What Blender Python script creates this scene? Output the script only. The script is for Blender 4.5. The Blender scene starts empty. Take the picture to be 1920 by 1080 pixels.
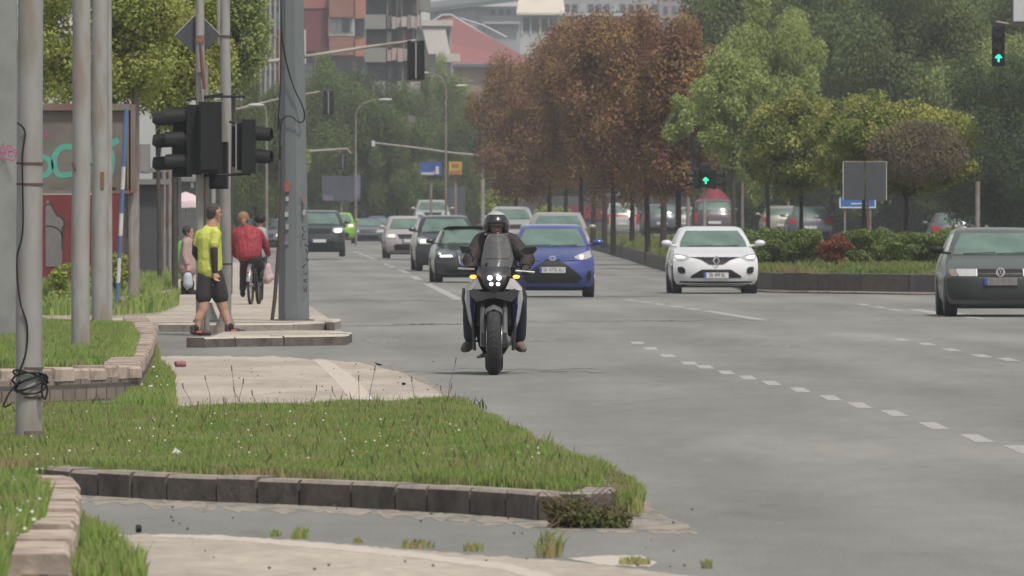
import bpy, bmesh, math, random
import numpy as np
from mathutils import Vector, Matrix, noise as mnoise

# ---------------------------------------------------------------- camera / world / sun / exposure
SC = bpy.context.scene
COL = SC.collection
FPX = 18000.0      # focal length in photo pixels (1920 wide)
HY = 418.0         # horizon row
EYE = 1.5
R = math.radians
cam_d = bpy.data.cameras.new('camera'); cam = bpy.data.objects.new('camera', cam_d); COL.objects.link(cam)
cam.location = (0, 0, EYE); cam.rotation_euler = (R(90), 0, 0)
cam_d.sensor_width = 36; cam_d.lens = 36*FPX/1920
cam_d.shift_y = -(540-HY)/1920
cam_d.clip_start = 1; cam_d.clip_end = 20000
cam_d.dof.use_dof = True; cam_d.dof.focus_distance = 86; cam_d.dof.aperture_fstop = 17
SC.camera = cam
SUN_EL, SUN_AZ = 60, 150
w = bpy.data.worlds.new('World'); SC.world = w; w.use_nodes = True
nt = w.node_tree; bg = nt.nodes['Background']
sky = nt.nodes.new('ShaderNodeTexSky'); sky.sky_type = 'NISHITA'; sky.sun_disc = False
sky.sun_elevation = R(SUN_EL); sky.sun_rotation = R(SUN_AZ); sky.dust_density = 1.5; sky.air_density = 1.0; sky.ozone_density = 1.0
hs = nt.nodes.new('ShaderNodeHueSaturation'); hs.inputs['Saturation'].default_value = .32; nt.links.new(sky.outputs[0], hs.inputs['Color'])
tn = nt.nodes.new('ShaderNodeMix'); tn.data_type = 'RGBA'; tn.blend_type = 'MULTIPLY'; tn.inputs['Factor'].default_value = 1; tn.inputs['B'].default_value = (1, .97, .915, 1)
nt.links.new(hs.outputs[0], tn.inputs['A']); nt.links.new(tn.outputs['Result'], bg.inputs[0]); bg.inputs[1].default_value = 0.108
sl = bpy.data.lights.new('sun', 'SUN'); sl.energy = 2.6; sl.angle = R(8); sl.color = (1, .94, .86)
sun = bpy.data.objects.new('sun', sl); COL.objects.link(sun)
_d = Vector((math.sin(R(SUN_AZ))*math.cos(R(SUN_EL)), math.cos(R(SUN_AZ))*math.cos(R(SUN_EL)), math.sin(R(SUN_EL))))
sun.rotation_euler = _d.to_track_quat('Z', 'Y').to_euler()
SC.view_settings.view_transform = 'Standard'; SC.view_settings.look = 'None'
SC.view_settings.exposure = 0.5; SC.view_settings.gamma = 1
SC.cycles.max_bounces = 6; SC.cycles.transparent_max_bounces = 12; SC.cycles.volume_bounces = 0
SC.cycles.use_denoising = True

# ---------------------------------------------------------------- helpers
def rise(D): return 0.0 if D < 230 else 0.0012*(D-230)*min(1, (D-230)/120)
def G(px, py, z=0.0):                       # point on the level plane z that the photo shows at this pixel
    s = (py-HY)/(EYE-z); return ((px-960)/s, FPX/s)
def at(px, py, D): return ((px-960)*D/FPX, D, EYE-(py-HY)*D/FPX)
def X(px, D): return (px-960)*D/FPX
def Z(py, D): return EYE-(py-HY)*D/FPX

def tag(o, label=None, cat=None, group=None, kind=None):
    if label: o['label'] = label
    if cat: o['category'] = cat
    if group: o['group'] = group
    if kind: o['kind'] = kind
    return o
def empty(name, loc=(0, 0, 0), rz=0, label=None, cat=None, group=None):
    o = bpy.data.objects.new(name, None); COL.objects.link(o); o.location = loc; o.rotation_euler = (0, 0, rz)
    o.empty_display_size = .2
    return tag(o, label, cat, group)
def kids(o): return [c for c in COL.objects if c.parent == o]
def copy_tree(o, parent=None):
    ch = kids(o); c = o.copy(); COL.objects.link(c); c.parent = parent
    for k in ch: copy_tree(k, c)
    return c

class MB:
    def __init__(s): s.v = []; s.f = []; s.m = []
    def add(s, vs, fs, mi=0):
        b = len(s.v); s.v += [tuple(p) for p in vs]
        for f in fs: s.f.append(tuple(b+i for i in f)); s.m.append(mi)
        return s
    def box(s, c, d, rz=0, mi=0, rot=None, top=1.0):
        x, y, z = d[0]/2, d[1]/2, d[2]/2
        P = [(-x, -y, -z), (x, -y, -z), (x, y, -z), (-x, y, -z), (-x*top, -y*top, z), (x*top, -y*top, z), (x*top, y*top, z), (-x*top, y*top, z)]
        M = rot if rot is not None else Matrix.Rotation(rz, 3, 'Z')
        c = Vector(c)
        return s.add([c+M@Vector(p) for p in P], [(0, 3, 2, 1), (4, 5, 6, 7), (0, 1, 5, 4), (1, 2, 6, 5), (2, 3, 7, 6), (3, 0, 4, 7)], mi)
    def rings(s, rings, mi=0, cap=True, closed=True):
        n = len(rings[0]); vs = [p for r in rings for p in r]; fs = []
        for i in range(len(rings)-1):
            for j in range(n if closed else n-1):
                k = (j+1) % n
                fs.append((i*n+j, i*n+k, (i+1)*n+k, (i+1)*n+j))
        if cap:
            fs.append(tuple(range(n-1, -1, -1))); b = (len(rings)-1)*n; fs.append(tuple(b+j for j in range(n)))
        return s.add(vs, fs, mi)
    def tube(s, pts, r, n=8, mi=0, flat=1.0):
        pts = [Vector(p) for p in pts]; rr = r if isinstance(r, (list, tuple)) else [r]*len(pts)
        rings = []; up = Vector((0, 0, 1))
        for i, p in enumerate(pts):
            t = (pts[min(i+1, len(pts)-1)]-pts[max(i-1, 0)])
            t = t.normalized() if t.length > 1e-9 else Vector((0, 0, 1))
            u = Vector((0, 1, 0)) if abs(t.z) > .95 else up
            a = t.cross(u).normalized(); b = a.cross(t).normalized()
            rings.append([p+a*(rr[i]*math.cos(2*math.pi*k/n))+b*(rr[i]*flat*math.sin(2*math.pi*k/n)) for k in range(n)])
        return s.rings(rings, mi)
    def lathe(s, prof, c=(0, 0, 0), n=24, axis='Z', mi=0, cap=True, arc=(0, 2*math.pi)):
        rings = []
        full = abs(arc[1]-arc[0]-2*math.pi) < 1e-6
        m = n if full else n+1
        for r, h in prof:
            ring = []
            for k in range(m):
                a = arc[0]+(arc[1]-arc[0])*k/n; x, y = r*math.cos(a), r*math.sin(a)
                p = {'Z': (x, y, h), 'X': (h, x, y), 'Y': (x, h, y)}[axis]
                ring.append((c[0]+p[0], c[1]+p[1], c[2]+p[2]))
            rings.append(ring)
        return s.rings(rings, mi, cap=cap and full, closed=full)
    def ball(s, c, r, n=12, mi=0, rot=None):
        r = (r, r, r) if not isinstance(r, (tuple, list)) else r; rings = []
        for i in range(1, n//2+3):
            a = -math.pi/2+math.pi*i/(n//2+3)
            ring = []
            for k in range(n):
                p = Vector((r[0]*math.cos(a)*math.cos(2*math.pi*k/n), r[1]*math.cos(a)*math.sin(2*math.pi*k/n), r[2]*math.sin(a)))
                if rot is not None: p = rot@p
                ring.append((c[0]+p.x, c[1]+p.y, c[2]+p.z))
            rings.append(ring)
        return s.rings(rings, mi)
    def cap(s, p0, p1, r0, r1=None, n=12, mi=0):      # tapered capsule
        r1 = r0 if r1 is None else r1
        p0 = Vector(p0); p1 = Vector(p1); d = (p1-p0); L = d.length; t = d.normalized() if L > 1e-6 else Vector((0, 0, 1))
        pts = []; rr = []
        for a in (-80, -55, -28, 0): pts.append(p0+t*(r0*math.sin(R(a)))); rr.append(r0*math.cos(R(a)))
        for a in (0, 28, 55, 80): pts.append(p1+t*(r1*math.sin(R(a)))); rr.append(r1*math.cos(R(a)))
        u = Vector((0, 1, 0)) if abs(t.z) > .9 else Vector((0, 0, 1))
        A = t.cross(u).normalized(); B = A.cross(t)
        return s.rings([[p+A*(q*math.cos(2*math.pi*k/n))+B*(q*math.sin(2*math.pi*k/n)) for k in range(n)] for p, q in zip(pts, rr)], mi)
    def prism(s, poly, z0, z1, mi=0):
        n = len(poly)
        z0 = z0 if isinstance(z0, (list, tuple)) else [z0]*n; z1 = z1 if isinstance(z1, (list, tuple)) else [z1]*n
        vs = [(p[0], p[1], z0[i]) for i, p in enumerate(poly)]+[(p[0], p[1], z1[i]) for i, p in enumerate(poly)]
        fs = [tuple(range(n-1, -1, -1)), tuple(range(n, 2*n))]+[(i, (i+1) % n, n+(i+1) % n, n+i) for i in range(n)]
        return s.add(vs, fs, mi)
    def plate(s, pts, y0, y1, mi=0):                 # polygon in x,z extruded along y
        n = len(pts)
        vs = [(p[0], y0, p[1]) for p in pts]+[(p[0], y1, p[1]) for p in pts]
        fs = [tuple(range(n)), tuple(range(2*n-1, n-1, -1))]+[(i, n+i, n+(i+1) % n, (i+1) % n) for i in range(n)]
        return s.add(vs, fs, mi)
    def ribbon(s, pts, wd, y, mi=0, th=.004):         # flat stroke in the x,z plane at y (facing -y)
        n = len(pts); L = []; Rr = []
        for i in range(n):
            a = Vector(pts[max(i-1, 0)]); b = Vector(pts[min(i+1, n-1)]); t = (b-a).normalized(); q = Vector((-t.y, t.x))*wd/2
            p = Vector(pts[i]); L.append(p+q); Rr.append(p-q)
        vs = [(p.x, y, p.y) for p in L]+[(p.x, y, p.y) for p in Rr]
        return s.add(vs, [(i, i+1, n+i+1, n+i) for i in range(n-1)], mi)
    def build(s, name, mats, parent=None, smooth=38, fixn=False):
        me = bpy.data.meshes.new(name); me.from_pydata(s.v, [], s.f)
        mats = mats if isinstance(mats, (list, tuple)) else [mats]
        for m in mats: me.materials.append(m)
        me.polygons.foreach_set('material_index', s.m)
        if fixn:
            bm = bmesh.new(); bm.from_mesh(me); bmesh.ops.recalc_face_normals(bm, faces=bm.faces[:]); bm.to_mesh(me); bm.free()
        if smooth:
            me.polygons.foreach_set('use_smooth', [True]*len(s.f)); me.set_sharp_from_angle(angle=R(smooth))
        me.update(); o = bpy.data.objects.new(name, me); COL.objects.link(o); o.parent = parent
        return o

def npmesh(name, V, k, mats, parent=None, mi=None):    # V (n,k,3): n loose polygons of k corners
    n = V.shape[0]; me = bpy.data.meshes.new(name)
    me.vertices.add(n*k); me.vertices.foreach_set('co', V.reshape(-1).astype('f'))
    me.loops.add(n*k); me.loops.foreach_set('vertex_index', np.arange(n*k, dtype='i'))
    me.polygons.add(n); me.polygons.foreach_set('loop_start', np.arange(0, n*k, k, dtype='i'))
    for m in (mats if isinstance(mats, (list, tuple)) else [mats]): me.materials.append(m)
    if mi is not None: me.polygons.foreach_set('material_index', mi.astype('i'))
    me.update(calc_edges=True); me.validate()
    o = bpy.data.objects.new(name, me); COL.objects.link(o); o.parent = parent
    return o

def blob(name, mb, mat, parent, voxel=.012, it=4):     # join capsules into one continuous surface
    tmp = mb.build(name, mat, None, smooth=0)
    m = tmp.modifiers.new('r', 'REMESH'); m.mode = 'VOXEL'; m.voxel_size = voxel
    m2 = tmp.modifiers.new('s', 'SMOOTH'); m2.iterations = it; m2.factor = .5
    dg = bpy.context.evaluated_depsgraph_get(); dg.update()
    me = bpy.data.meshes.new_from_object(tmp.evaluated_get(dg))
    bpy.data.objects.remove(tmp)
    me.polygons.foreach_set('use_smooth', [True]*len(me.polygons))
    me.materials.clear(); me.materials.append(mat); me.name = name
    o = bpy.data.objects.new(name, me); COL.objects.link(o); o.parent = parent
    return o

def text(name, body, size, loc, mat, parent, rot=(R(90), 0, 0), ext=.001, sx=1.0):
    cu = bpy.data.curves.new(name, 'FONT'); cu.body = body; cu.size = size; cu.extrude = ext
    cu.align_x = 'CENTER'; cu.align_y = 'CENTER'
    t = bpy.data.objects.new(name, cu); COL.objects.link(t)
    dg = bpy.context.evaluated_depsgraph_get(); dg.update()
    me = bpy.data.meshes.new_from_object(t.evaluated_get(dg)); bpy.data.objects.remove(t)
    me.materials.clear(); me.materials.append(mat)
    o = bpy.data.objects.new(name, me); COL.objects.link(o); o.parent = parent; o.location = loc; o.rotation_euler = rot; o.scale = (sx, 1, 1)
    return o

# ---------------------------------------------------------------- materials
_mc = {}
def M(name, col, rough=.6, metal=0, var=.12, scale=6, bump=0, spec=.5, emit=0, coat=0, col2=None, scale2=1.2, amt2=.5, stretch=(1, 1, 1), alpha=1):
    if name in _mc: return _mc[name]
    m = bpy.data.materials.new(name); m.use_nodes = True; n = m.node_tree.nodes; l = m.node_tree.links
    b = n['Principled BSDF']; b.inputs['Roughness'].default_value = rough; b.inputs['Metallic'].default_value = metal
    b.inputs['Specular IOR Level'].default_value = spec; b.inputs['Coat Weight'].default_value = coat
    c = (*col, 1)
    if var or col2:
        tc = n.new('ShaderNodeTexCoord'); mp = n.new('ShaderNodeMapping'); mp.inputs['Scale'].default_value = stretch
        l.new(tc.outputs['Object'], mp.inputs[0])
        nz = n.new('ShaderNodeTexNoise'); nz.inputs['Scale'].default_value = scale; nz.inputs['Detail'].default_value = 5; nz.inputs['Roughness'].default_value = .65
        l.new(mp.outputs[0], nz.inputs['Vector'])
        mr = n.new('ShaderNodeMapRange'); mr.inputs['From Min'].default_value = .3; mr.inputs['From Max'].default_value = .7
        mr.inputs['To Min'].default_value = 1-var; mr.inputs['To Max'].default_value = 1+var
        l.new(nz.outputs[0], mr.inputs[0])
        src = None
        if col2:
            n2 = n.new('ShaderNodeTexNoise'); n2.inputs['Scale'].default_value = scale2; n2.inputs['Detail'].default_value = 4
            l.new(mp.outputs[0], n2.inputs['Vector'])
            r2 = n.new('ShaderNodeMapRange'); r2.inputs['From Min'].default_value = .62-amt2*.3; r2.inputs['From Max'].default_value = .74-amt2*.2
            l.new(n2.outputs[0], r2.inputs[0])
            mx = n.new('ShaderNodeMix'); mx.data_type = 'RGBA'; mx.inputs['A'].default_value = c; mx.inputs['B'].default_value = (*col2, 1)
            l.new(r2.outputs[0], mx.inputs['Factor']); src = mx.outputs['Result']
        vm = n.new('ShaderNodeVectorMath'); vm.operation = 'SCALE'
        if src: l.new(src, vm.inputs[0])
        else: vm.inputs[0].default_value = col
        l.new(mr.outputs[0], vm.inputs['Scale']); l.new(vm.outputs[0], b.inputs['Base Color'])
        if bump:
            bp = n.new('ShaderNodeBump'); bp.inputs['Strength'].default_value = bump; bp.inputs['Distance'].default_value = .045
            l.new(nz.outputs[0], bp.inputs['Height']); l.new(bp.outputs[0], b.inputs['Normal'])
    else: b.inputs['Base Color'].default_value = c
    if emit: b.inputs['Emission Color'].default_value = c; b.inputs['Emission Strength'].default_value = emit
    if alpha < 1: b.inputs['Alpha'].default_value = alpha
    _mc[name] = m; return m

def leafmat(name, c1, c2, c3=None, nscale=.6, trans=.3):
    if name in _mc: return _mc[name]
    m = bpy.data.materials.new(name); m.use_nodes = True; n = m.node_tree.nodes; l = m.node_tree.links
    b = n['Principled BSDF']; b.inputs['Roughness'].default_value = .75; b.inputs['Specular IOR Level'].default_value = .2
    g = n.new('ShaderNodeNewGeometry'); mx = n.new('ShaderNodeMix'); mx.data_type = 'RGBA'
    mx.inputs['A'].default_value = (*c1, 1); mx.inputs['B'].default_value = (*c2, 1); l.new(g.outputs['Random Per Island'], mx.inputs['Factor'])
    out = mx.outputs['Result']
    if c3:
        tc = n.new('ShaderNodeTexCoord'); nz = n.new('ShaderNodeTexNoise'); nz.inputs['Scale'].default_value = nscale; nz.inputs['Detail'].default_value = 3
        l.new(tc.outputs['Object'], nz.inputs['Vector'])
        mr = n.new('ShaderNodeMapRange'); mr.inputs['From Min'].default_value = .42; mr.inputs['From Max'].default_value = .62; l.new(nz.outputs[0], mr.inputs[0])
        m2 = n.new('ShaderNodeMix'); m2.data_type = 'RGBA'; l.new(out, m2.inputs['A']); m2.inputs['B'].default_value = (*c3, 1)
        l.new(mr.outputs[0], m2.inputs['Factor']); out = m2.outputs['Result']
    l.new(out, b.inputs['Base Color'])
    t = n.new('ShaderNodeBsdfTranslucent'); l.new(out, t.inputs[0]); ms = n.new('ShaderNodeMixShader'); ms.inputs[0].default_value = trans
    l.new(b.outputs[0], ms.inputs[1]); l.new(t.outputs[0], ms.inputs[2]); l.new(ms.outputs[0], n['Material Output'].inputs[0])
    _mc[name] = m; return m

def brickmat(name, c1, c2, mortar, bw, bh, msize=.02, rough=.8):
    m = bpy.data.materials.new(name); m.use_nodes = True; n = m.node_tree.nodes; l = m.node_tree.links; b = n['Principled BSDF']
    tc = n.new('ShaderNodeTexCoord'); sp = n.new('ShaderNodeSeparateXYZ'); l.new(tc.outputs['Object'], sp.inputs[0])
    ad = n.new('ShaderNodeMath'); ad.operation = 'ADD'; l.new(sp.outputs[0], ad.inputs[0]); l.new(sp.outputs[1], ad.inputs[1])
    cb = n.new('ShaderNodeCombineXYZ'); l.new(ad.outputs[0], cb.inputs[0]); l.new(sp.outputs[2], cb.inputs[1])
    br = n.new('ShaderNodeTexBrick'); br.inputs['Scale'].default_value = 1; br.inputs['Brick Width'].default_value = bw; br.inputs['Row Height'].default_value = bh
    br.inputs['Mortar Size'].default_value = msize; br.inputs['Color1'].default_value = (*c1, 1); br.inputs['Color2'].default_value = (*c2, 1); br.inputs['Mortar'].default_value = (*mortar, 1)
    l.new(cb.outputs[0], br.inputs[0])
    nz = n.new('ShaderNodeTexNoise'); nz.inputs['Scale'].default_value = 5; nz.inputs['Detail'].default_value = 6; l.new(tc.outputs['Object'], nz.inputs['Vector'])
    mr = n.new('ShaderNodeMapRange'); mr.inputs['To Min'].default_value = .5; mr.inputs['To Max'].default_value = 1.5; l.new(nz.outputs[0], mr.inputs[0])
    vm = n.new('ShaderNodeVectorMath'); vm.operation = 'SCALE'; l.new(br.outputs[0], vm.inputs[0]); l.new(mr.outputs[0], vm.inputs['Scale'])
    l.new(vm.outputs[0], b.inputs['Base Color']); b.inputs['Roughness'].default_value = rough
    _mc[name] = m; return m

def asphaltmat():
    m = bpy.data.materials.new('asphalt'); m.use_nodes = True; n = m.node_tree.nodes; l = m.node_tree.links; b = n['Principled BSDF']
    tc = n.new('ShaderNodeTexCoord')
    def nz(scale, det, st):
        mp = n.new('ShaderNodeMapping'); mp.inputs['Scale'].default_value = st; mp.inputs['Rotation'].default_value = (0, 0, R(-2)); l.new(tc.outputs['Object'], mp.inputs[0])
        q = n.new('ShaderNodeTexNoise'); q.inputs['Scale'].default_value = scale; q.inputs['Detail'].default_value = det; q.inputs['Roughness'].default_value = .6
        l.new(mp.outputs[0], q.inputs['Vector']); return q.outputs[0]
    def rng(s, a, b_, c, d):
        q = n.new('ShaderNodeMapRange'); q.inputs['From Min'].default_value = a; q.inputs['From Max'].default_value = b_; q.inputs['To Min'].default_value = c; q.inputs['To Max'].default_value = d
        l.new(s, q.inputs[0]); return q.outputs[0]
    def mul(a, b_):
        q = n.new('ShaderNodeMath'); q.operation = 'MULTIPLY'; l.new(a, q.inputs[0]); l.new(b_, q.inputs[1]); return q.outputs[0]
    v = mul(rng(nz(60, 4, (1, .35, 1)), .3, .7, .8, 1.2), rng(nz(.5, 4, (1, .10, 1)), .34, .66, .84, 1.13))
    v = mul(v, rng(nz(.09, 3, (1.2, .5, 1)), .35, .65, .88, 1.12))
    v = mul(v, rng(nz(4, 6, (1, .2, 1)), .3, .75, .90, 1.08))
    sp = n.new('ShaderNodeSeparateXYZ'); l.new(tc.outputs['Object'], sp.inputs[0]); ma = n.new('ShaderNodeMath'); ma.operation = 'MULTIPLY_ADD'; ma.inputs[1].default_value = .0328; l.new(sp.outputs[1], ma.inputs[0]); l.new(sp.outputs[0], ma.inputs[2])
    m3 = n.new('ShaderNodeMath'); m3.operation = 'MULTIPLY'; m3.inputs[1].default_value = 3.7; l.new(ma.outputs[0], m3.inputs[0]); sn = n.new('ShaderNodeMath'); sn.operation = 'SINE'; l.new(m3.outputs[0], sn.inputs[0])
    v = mul(v, rng(sn.outputs[0], -1, 1, .94, 1.04))
    v = mul(v, rng(nz(1.6, 5, (1, .25, 1)), .62, .72, 1, .80))
    vm = n.new('ShaderNodeVectorMath'); vm.operation = 'SCALE'; vm.inputs[0].default_value = (.178, .177, .165); l.new(v, vm.inputs['Scale'])
    l.new(vm.outputs[0], b.inputs['Base Color']); b.inputs['Roughness'].default_value = .85; b.inputs['Specular IOR Level'].default_value = .25
    _mc['asphalt'] = m; return m
ASPH = asphaltmat()
PAVE = M('pavement_concrete', (.35, .31, .26), .9, var=.2, scale=7, col2=(.28, .245, .205), scale2=.8, amt2=.7, bump=.1, stretch=(1, .3, 1))
PALE = M('pale_edging', (.40, .36, .31), .9, var=.14, scale=8)
DIRT = M('dirt', (.255, .22, .18), .95, var=.22, scale=14, col2=(.19, .18, .16), scale2=3, amt2=.7)
def fade(m, scale, a, b, lo):
    n = m.node_tree.nodes; l = m.node_tree.links; tc = n.new('ShaderNodeTexCoord'); mp = n.new('ShaderNodeMapping'); mp.inputs['Scale'].default_value = (1, .3, 1); q = n.new('ShaderNodeTexNoise'); q.inputs['Scale'].default_value = scale; q.inputs['Detail'].default_value = 8; q.inputs['Roughness'].default_value = .7
    l.new(tc.outputs['Object'], mp.inputs[0]); l.new(mp.outputs[0], q.inputs['Vector']); r = n.new('ShaderNodeMapRange'); r.inputs['From Min'].default_value = a; r.inputs['From Max'].default_value = b; r.inputs['To Min'].default_value = lo
    l.new(q.outputs[0], r.inputs[0]); l.new(r.outputs[0], n['Principled BSDF'].inputs['Alpha'])
fade(DIRT, 6, .34, .5, .4)
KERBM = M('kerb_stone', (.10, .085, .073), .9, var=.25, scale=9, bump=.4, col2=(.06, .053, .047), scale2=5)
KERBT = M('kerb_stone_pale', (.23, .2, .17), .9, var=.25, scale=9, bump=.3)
SOIL = M('turf_soil', (.07, .085, .035), 1, var=.3, scale=8)
PAINT = M('road_paint', (.32, .315, .30), .8, var=.22, scale=14, col2=(.26, .26, .25), scale2=7, amt2=.5)
PAINTW = M('road_paint_worn', (.25, .25, .24), .8, var=.2, scale=9, col2=(.2, .2, .19), scale2=4, amt2=.8)
fade(PAINT, 30, .34, .46, .25); fade(PAINTW, 14, .38, .55, .05)
CRACK = M('tar', (.055, .055, .052), .8, var=.3, scale=12)
POLE = M('galvanised_pole', (.25, .245, .235), .6, metal=.0, var=.12, scale=7, col2=(.19, .16, .13), scale2=3.5, amt2=.38, stretch=(2, 2, .55))
POLEP = M('weathered_pole', (.19, .175, .165), .7, var=.15, scale=7, col2=(.17, .10, .07), scale2=4, amt2=.45, stretch=(2, 2, .6))
MAST = M('mast_steel', (.115, .13, .135), .5, var=.08, scale=4, col2=(.12, .13, .135), scale2=2, stretch=(2, 2, .4))
MASTL = M('mast_pale', (.27, .29, .30), .5, var=.08, scale=4)
BLK = M('black_plastic', (.011, .012, .013), .6, var=.15, scale=10, spec=.25)
DGREY = M('dark_grey_plastic', (.045, .048, .05), .5, var=.1)
RUB = M('tyre_rubber', (.022, .022, .023), .85, var=.2, scale=20)
RIM = M('rim_alloy', (.3, .3, .31), .35, metal=.8, var=.05)
GLASS = M('car_glass_painted_reflection', (.09, .145, .12), .12, var=.35, scale=1.6, spec=.8, coat=.3)  # grey-green base and blotches paint reflected sky and trees into opaque glass
CHROME = M('chrome', (.6, .6, .6), .2, metal=1, var=0)
PLATE = M('plate_white', (.5, .5, .5), .5, var=0)
PLBLUE = M('plate_blue', (.02, .05, .35), .5, var=0)
INK = M('ink', (.02, .02, .02), .6, var=0)
WHITE = M('white_paint', (.7, .7, .7), .5, var=.05)
RED = M('red_plastic', (.45, .02, .02), .3, var=.05)
REDLIT = M('red_tail_lens', (.28, .012, .016), .3, var=.1)
LAMP = M('headlamp_lit', (1, .97, .9), .3, var=0, emit=4)
LAMPY = M('headlamp_warm', (1, .72, .4), .3, var=0, emit=2.2)
LENS = M('headlamp_lens', (.35, .36, .36), .15, var=.15, scale=14, coat=.5)
AMBER = M('indicator_lit', (1, .32, .03), .3, var=0, emit=3)
GREENL = M('green_signal_lit', (.02, .9, .38), .3, var=0, emit=2.6)
BARK = M('bark', (.03, .024, .02), .95, var=.3, scale=8, bump=.4)
BARKG = M('bark_grey', (.05, .042, .035), .95, var=.3, scale=8)
SKIN = M('skin', (.40, .225, .16), .6, var=.06)
HAIRD = M('dark_hair', (.03, .022, .018), .8, var=.2, scale=30)

# ---------------------------------------------------------------- ground and road
def jag(p, amp, seed=0, step=9):
    out = []
    for i in range(len(p)):
        a = p[i]; b = p[(i+1) % len(p)]; L = math.dist(a, b); n = max(1, int(L/step))
        for k in range(n):
            t = k/n; x = a[0]+(b[0]-a[0])*t; y = a[1]+(b[1]-a[1])*t; q = amp*(mnoise.noise(Vector((x*.11, y*.17, seed)))*1.6+mnoise.noise(Vector((x*.031, y*.05, seed+5)))*1.5)
            nx_, ny_ = -(b[1]-a[1])/L, (b[0]-a[0])/L; out.append((x+nx_*q, y+ny_*q))
    return out
def sheet(name, polys, mat, z, kind='structure'):
    mb = MB()
    for p in polys:
        p = jag(p, 5.5 if 'dirt' in name else (1.6 if 'edging' not in name else 1.0), len(p))
        pts = [G(a, b, z) for a, b in p]
        if sum(pts[i][0]*pts[(i+1) % len(pts)][1]-pts[(i+1) % len(pts)][0]*pts[i][1] for i in range(len(pts))) < 0: pts = pts[::-1]
        mb.prism(pts, -.02, z)
    o = mb.build(name, mat, smooth=0, fixn=False); o['kind'] = kind
    return o
mb = MB(); Ds = [-300, 20, 40, 60, 100, 150, 200, 230, 260, 290, 320, 350, 400, 470, 560, 700, 1000, 2000, 6000]; nx = 30
Xs = [-3000, -400, -100, -40, -20, -10, 0, 10, 20, 40, 100, 400, 3000]
for D in Ds:
    for x in Xs: mb.v.append((x, D, rise(D)))
for i in range(len(Ds)-1):
    for j in range(len(Xs)-1):
        a = i*len(Xs)+j; mb.f.append((a, a+1, a+len(Xs)+1, a+len(Xs))); mb.m.append(0)
tag(mb.build('road', ASPH, smooth=80), kind='structure')

def slab(name, px, z, mat, zb=-.02, fine=0):
    pts = [G(a, b, z) for a, b in px]
    ar = sum(pts[i][0]*pts[(i+1) % len(pts)][1]-pts[(i+1) % len(pts)][0]*pts[i][1] for i in range(len(pts)))
    if ar < 0: pts = pts[::-1]
    o = MB().prism(pts, zb, z).build(name, mat, smooth=0); o['kind'] = 'structure'; return o
def smoothline(pts, n=6):
    out = []
    for i in range(len(pts)-1):
        p0 = pts[max(i-1, 0)]; p1 = pts[i]; p2 = pts[i+1]; p3 = pts[min(i+2, len(pts)-1)]
        for k in range(n):
            t = k/n
            out.append(tuple(.5*((2*p1[d])+(-p0[d]+p2[d])*t+(2*p0[d]-5*p1[d]+4*p2[d]-p3[d])*t*t+(-p0[d]+3*p1[d]-3*p2[d]+p3[d])*t**3) for d in range(len(p1))))
    out.append(tuple(pts[-1])); return out

# pavements
slab('pavement_back', [(60, 604), (300, 604), (600, 602), (628, 605), (606, 590), (560, 560), (505, 520), (450, 486), (415, 465), (60, 465)], .12, PAVE)
MB_ = MB()
kf = [G(a, b) for a, b in [(296, 622), (420, 623), (560, 622), (630, 617), (640, 612)]]
def kerbrun(base, h, th, mats, name, step=.9, jit=.0, seed=1, side=1, gap=.012):
    rnd = random.Random(seed); pts = smoothline(base, 8); mbk = MB()
    L = [0]
    for i in range(1, len(pts)): L.append(L[-1]+math.dist(pts[i-1][:2], pts[i][:2]))
    def P(s):
        s = min(max(s, 0), L[-1])
        for i in range(1, len(L)):
            if s <= L[i]:
                t = (s-L[i-1])/max(L[i]-L[i-1], 1e-9); return Vector((pts[i-1][0]*(1-t)+pts[i][0]*t, pts[i-1][1]*(1-t)+pts[i][1]*t))
        return Vector(pts[-1][:2])
    s = 0
    while s < L[-1]-.02:
        e = min(s+step*rnd.uniform(.75, 1.25), L[-1]); a = P(s+gap); b = P(e-gap); t = (b-a).normalized(); nn = Vector((-t.y, t.x))*side*th
        z = rise(a.y); dz = rnd.uniform(-jit, jit); hh = h+dz; off = nn.normalized()*rnd.uniform(-jit, jit)
        a = a+off; b = b+off; c = .018
        q = nn.normalized()*c
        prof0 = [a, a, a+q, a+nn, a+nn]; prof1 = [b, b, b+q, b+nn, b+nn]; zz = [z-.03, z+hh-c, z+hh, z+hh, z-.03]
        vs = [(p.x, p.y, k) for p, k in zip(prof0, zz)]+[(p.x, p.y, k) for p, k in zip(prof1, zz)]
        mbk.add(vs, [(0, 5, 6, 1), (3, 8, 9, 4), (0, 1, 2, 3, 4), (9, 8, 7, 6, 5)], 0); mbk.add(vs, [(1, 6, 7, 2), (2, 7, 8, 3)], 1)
        s = e
    o = mbk.build(name, mats, smooth=0, fixn=True); o['kind'] = 'structure'; return o
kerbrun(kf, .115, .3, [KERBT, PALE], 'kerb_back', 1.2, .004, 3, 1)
slab('traffic_island', [(392, 633), (520, 630), (640, 629), (652, 627), (640, 620), (560, 619), (420, 622)], .115, PAVE)
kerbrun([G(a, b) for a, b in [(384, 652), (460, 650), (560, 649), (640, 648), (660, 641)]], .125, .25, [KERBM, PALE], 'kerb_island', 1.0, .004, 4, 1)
sheet('pavement_middle', [[(300, 668), (400, 667), (520, 669), (610, 674), (690, 682), (752, 698), (800, 722), (842, 748), (900, 785), (900, 800), (200, 800), (230, 700)]], PAVE, .003)
sheet('pavement_edging', [[(588, 675), (612, 674), (655, 700), (690, 735), (712, 790), (676, 790), (652, 742), (622, 705)]], PALE, .0042)
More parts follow.
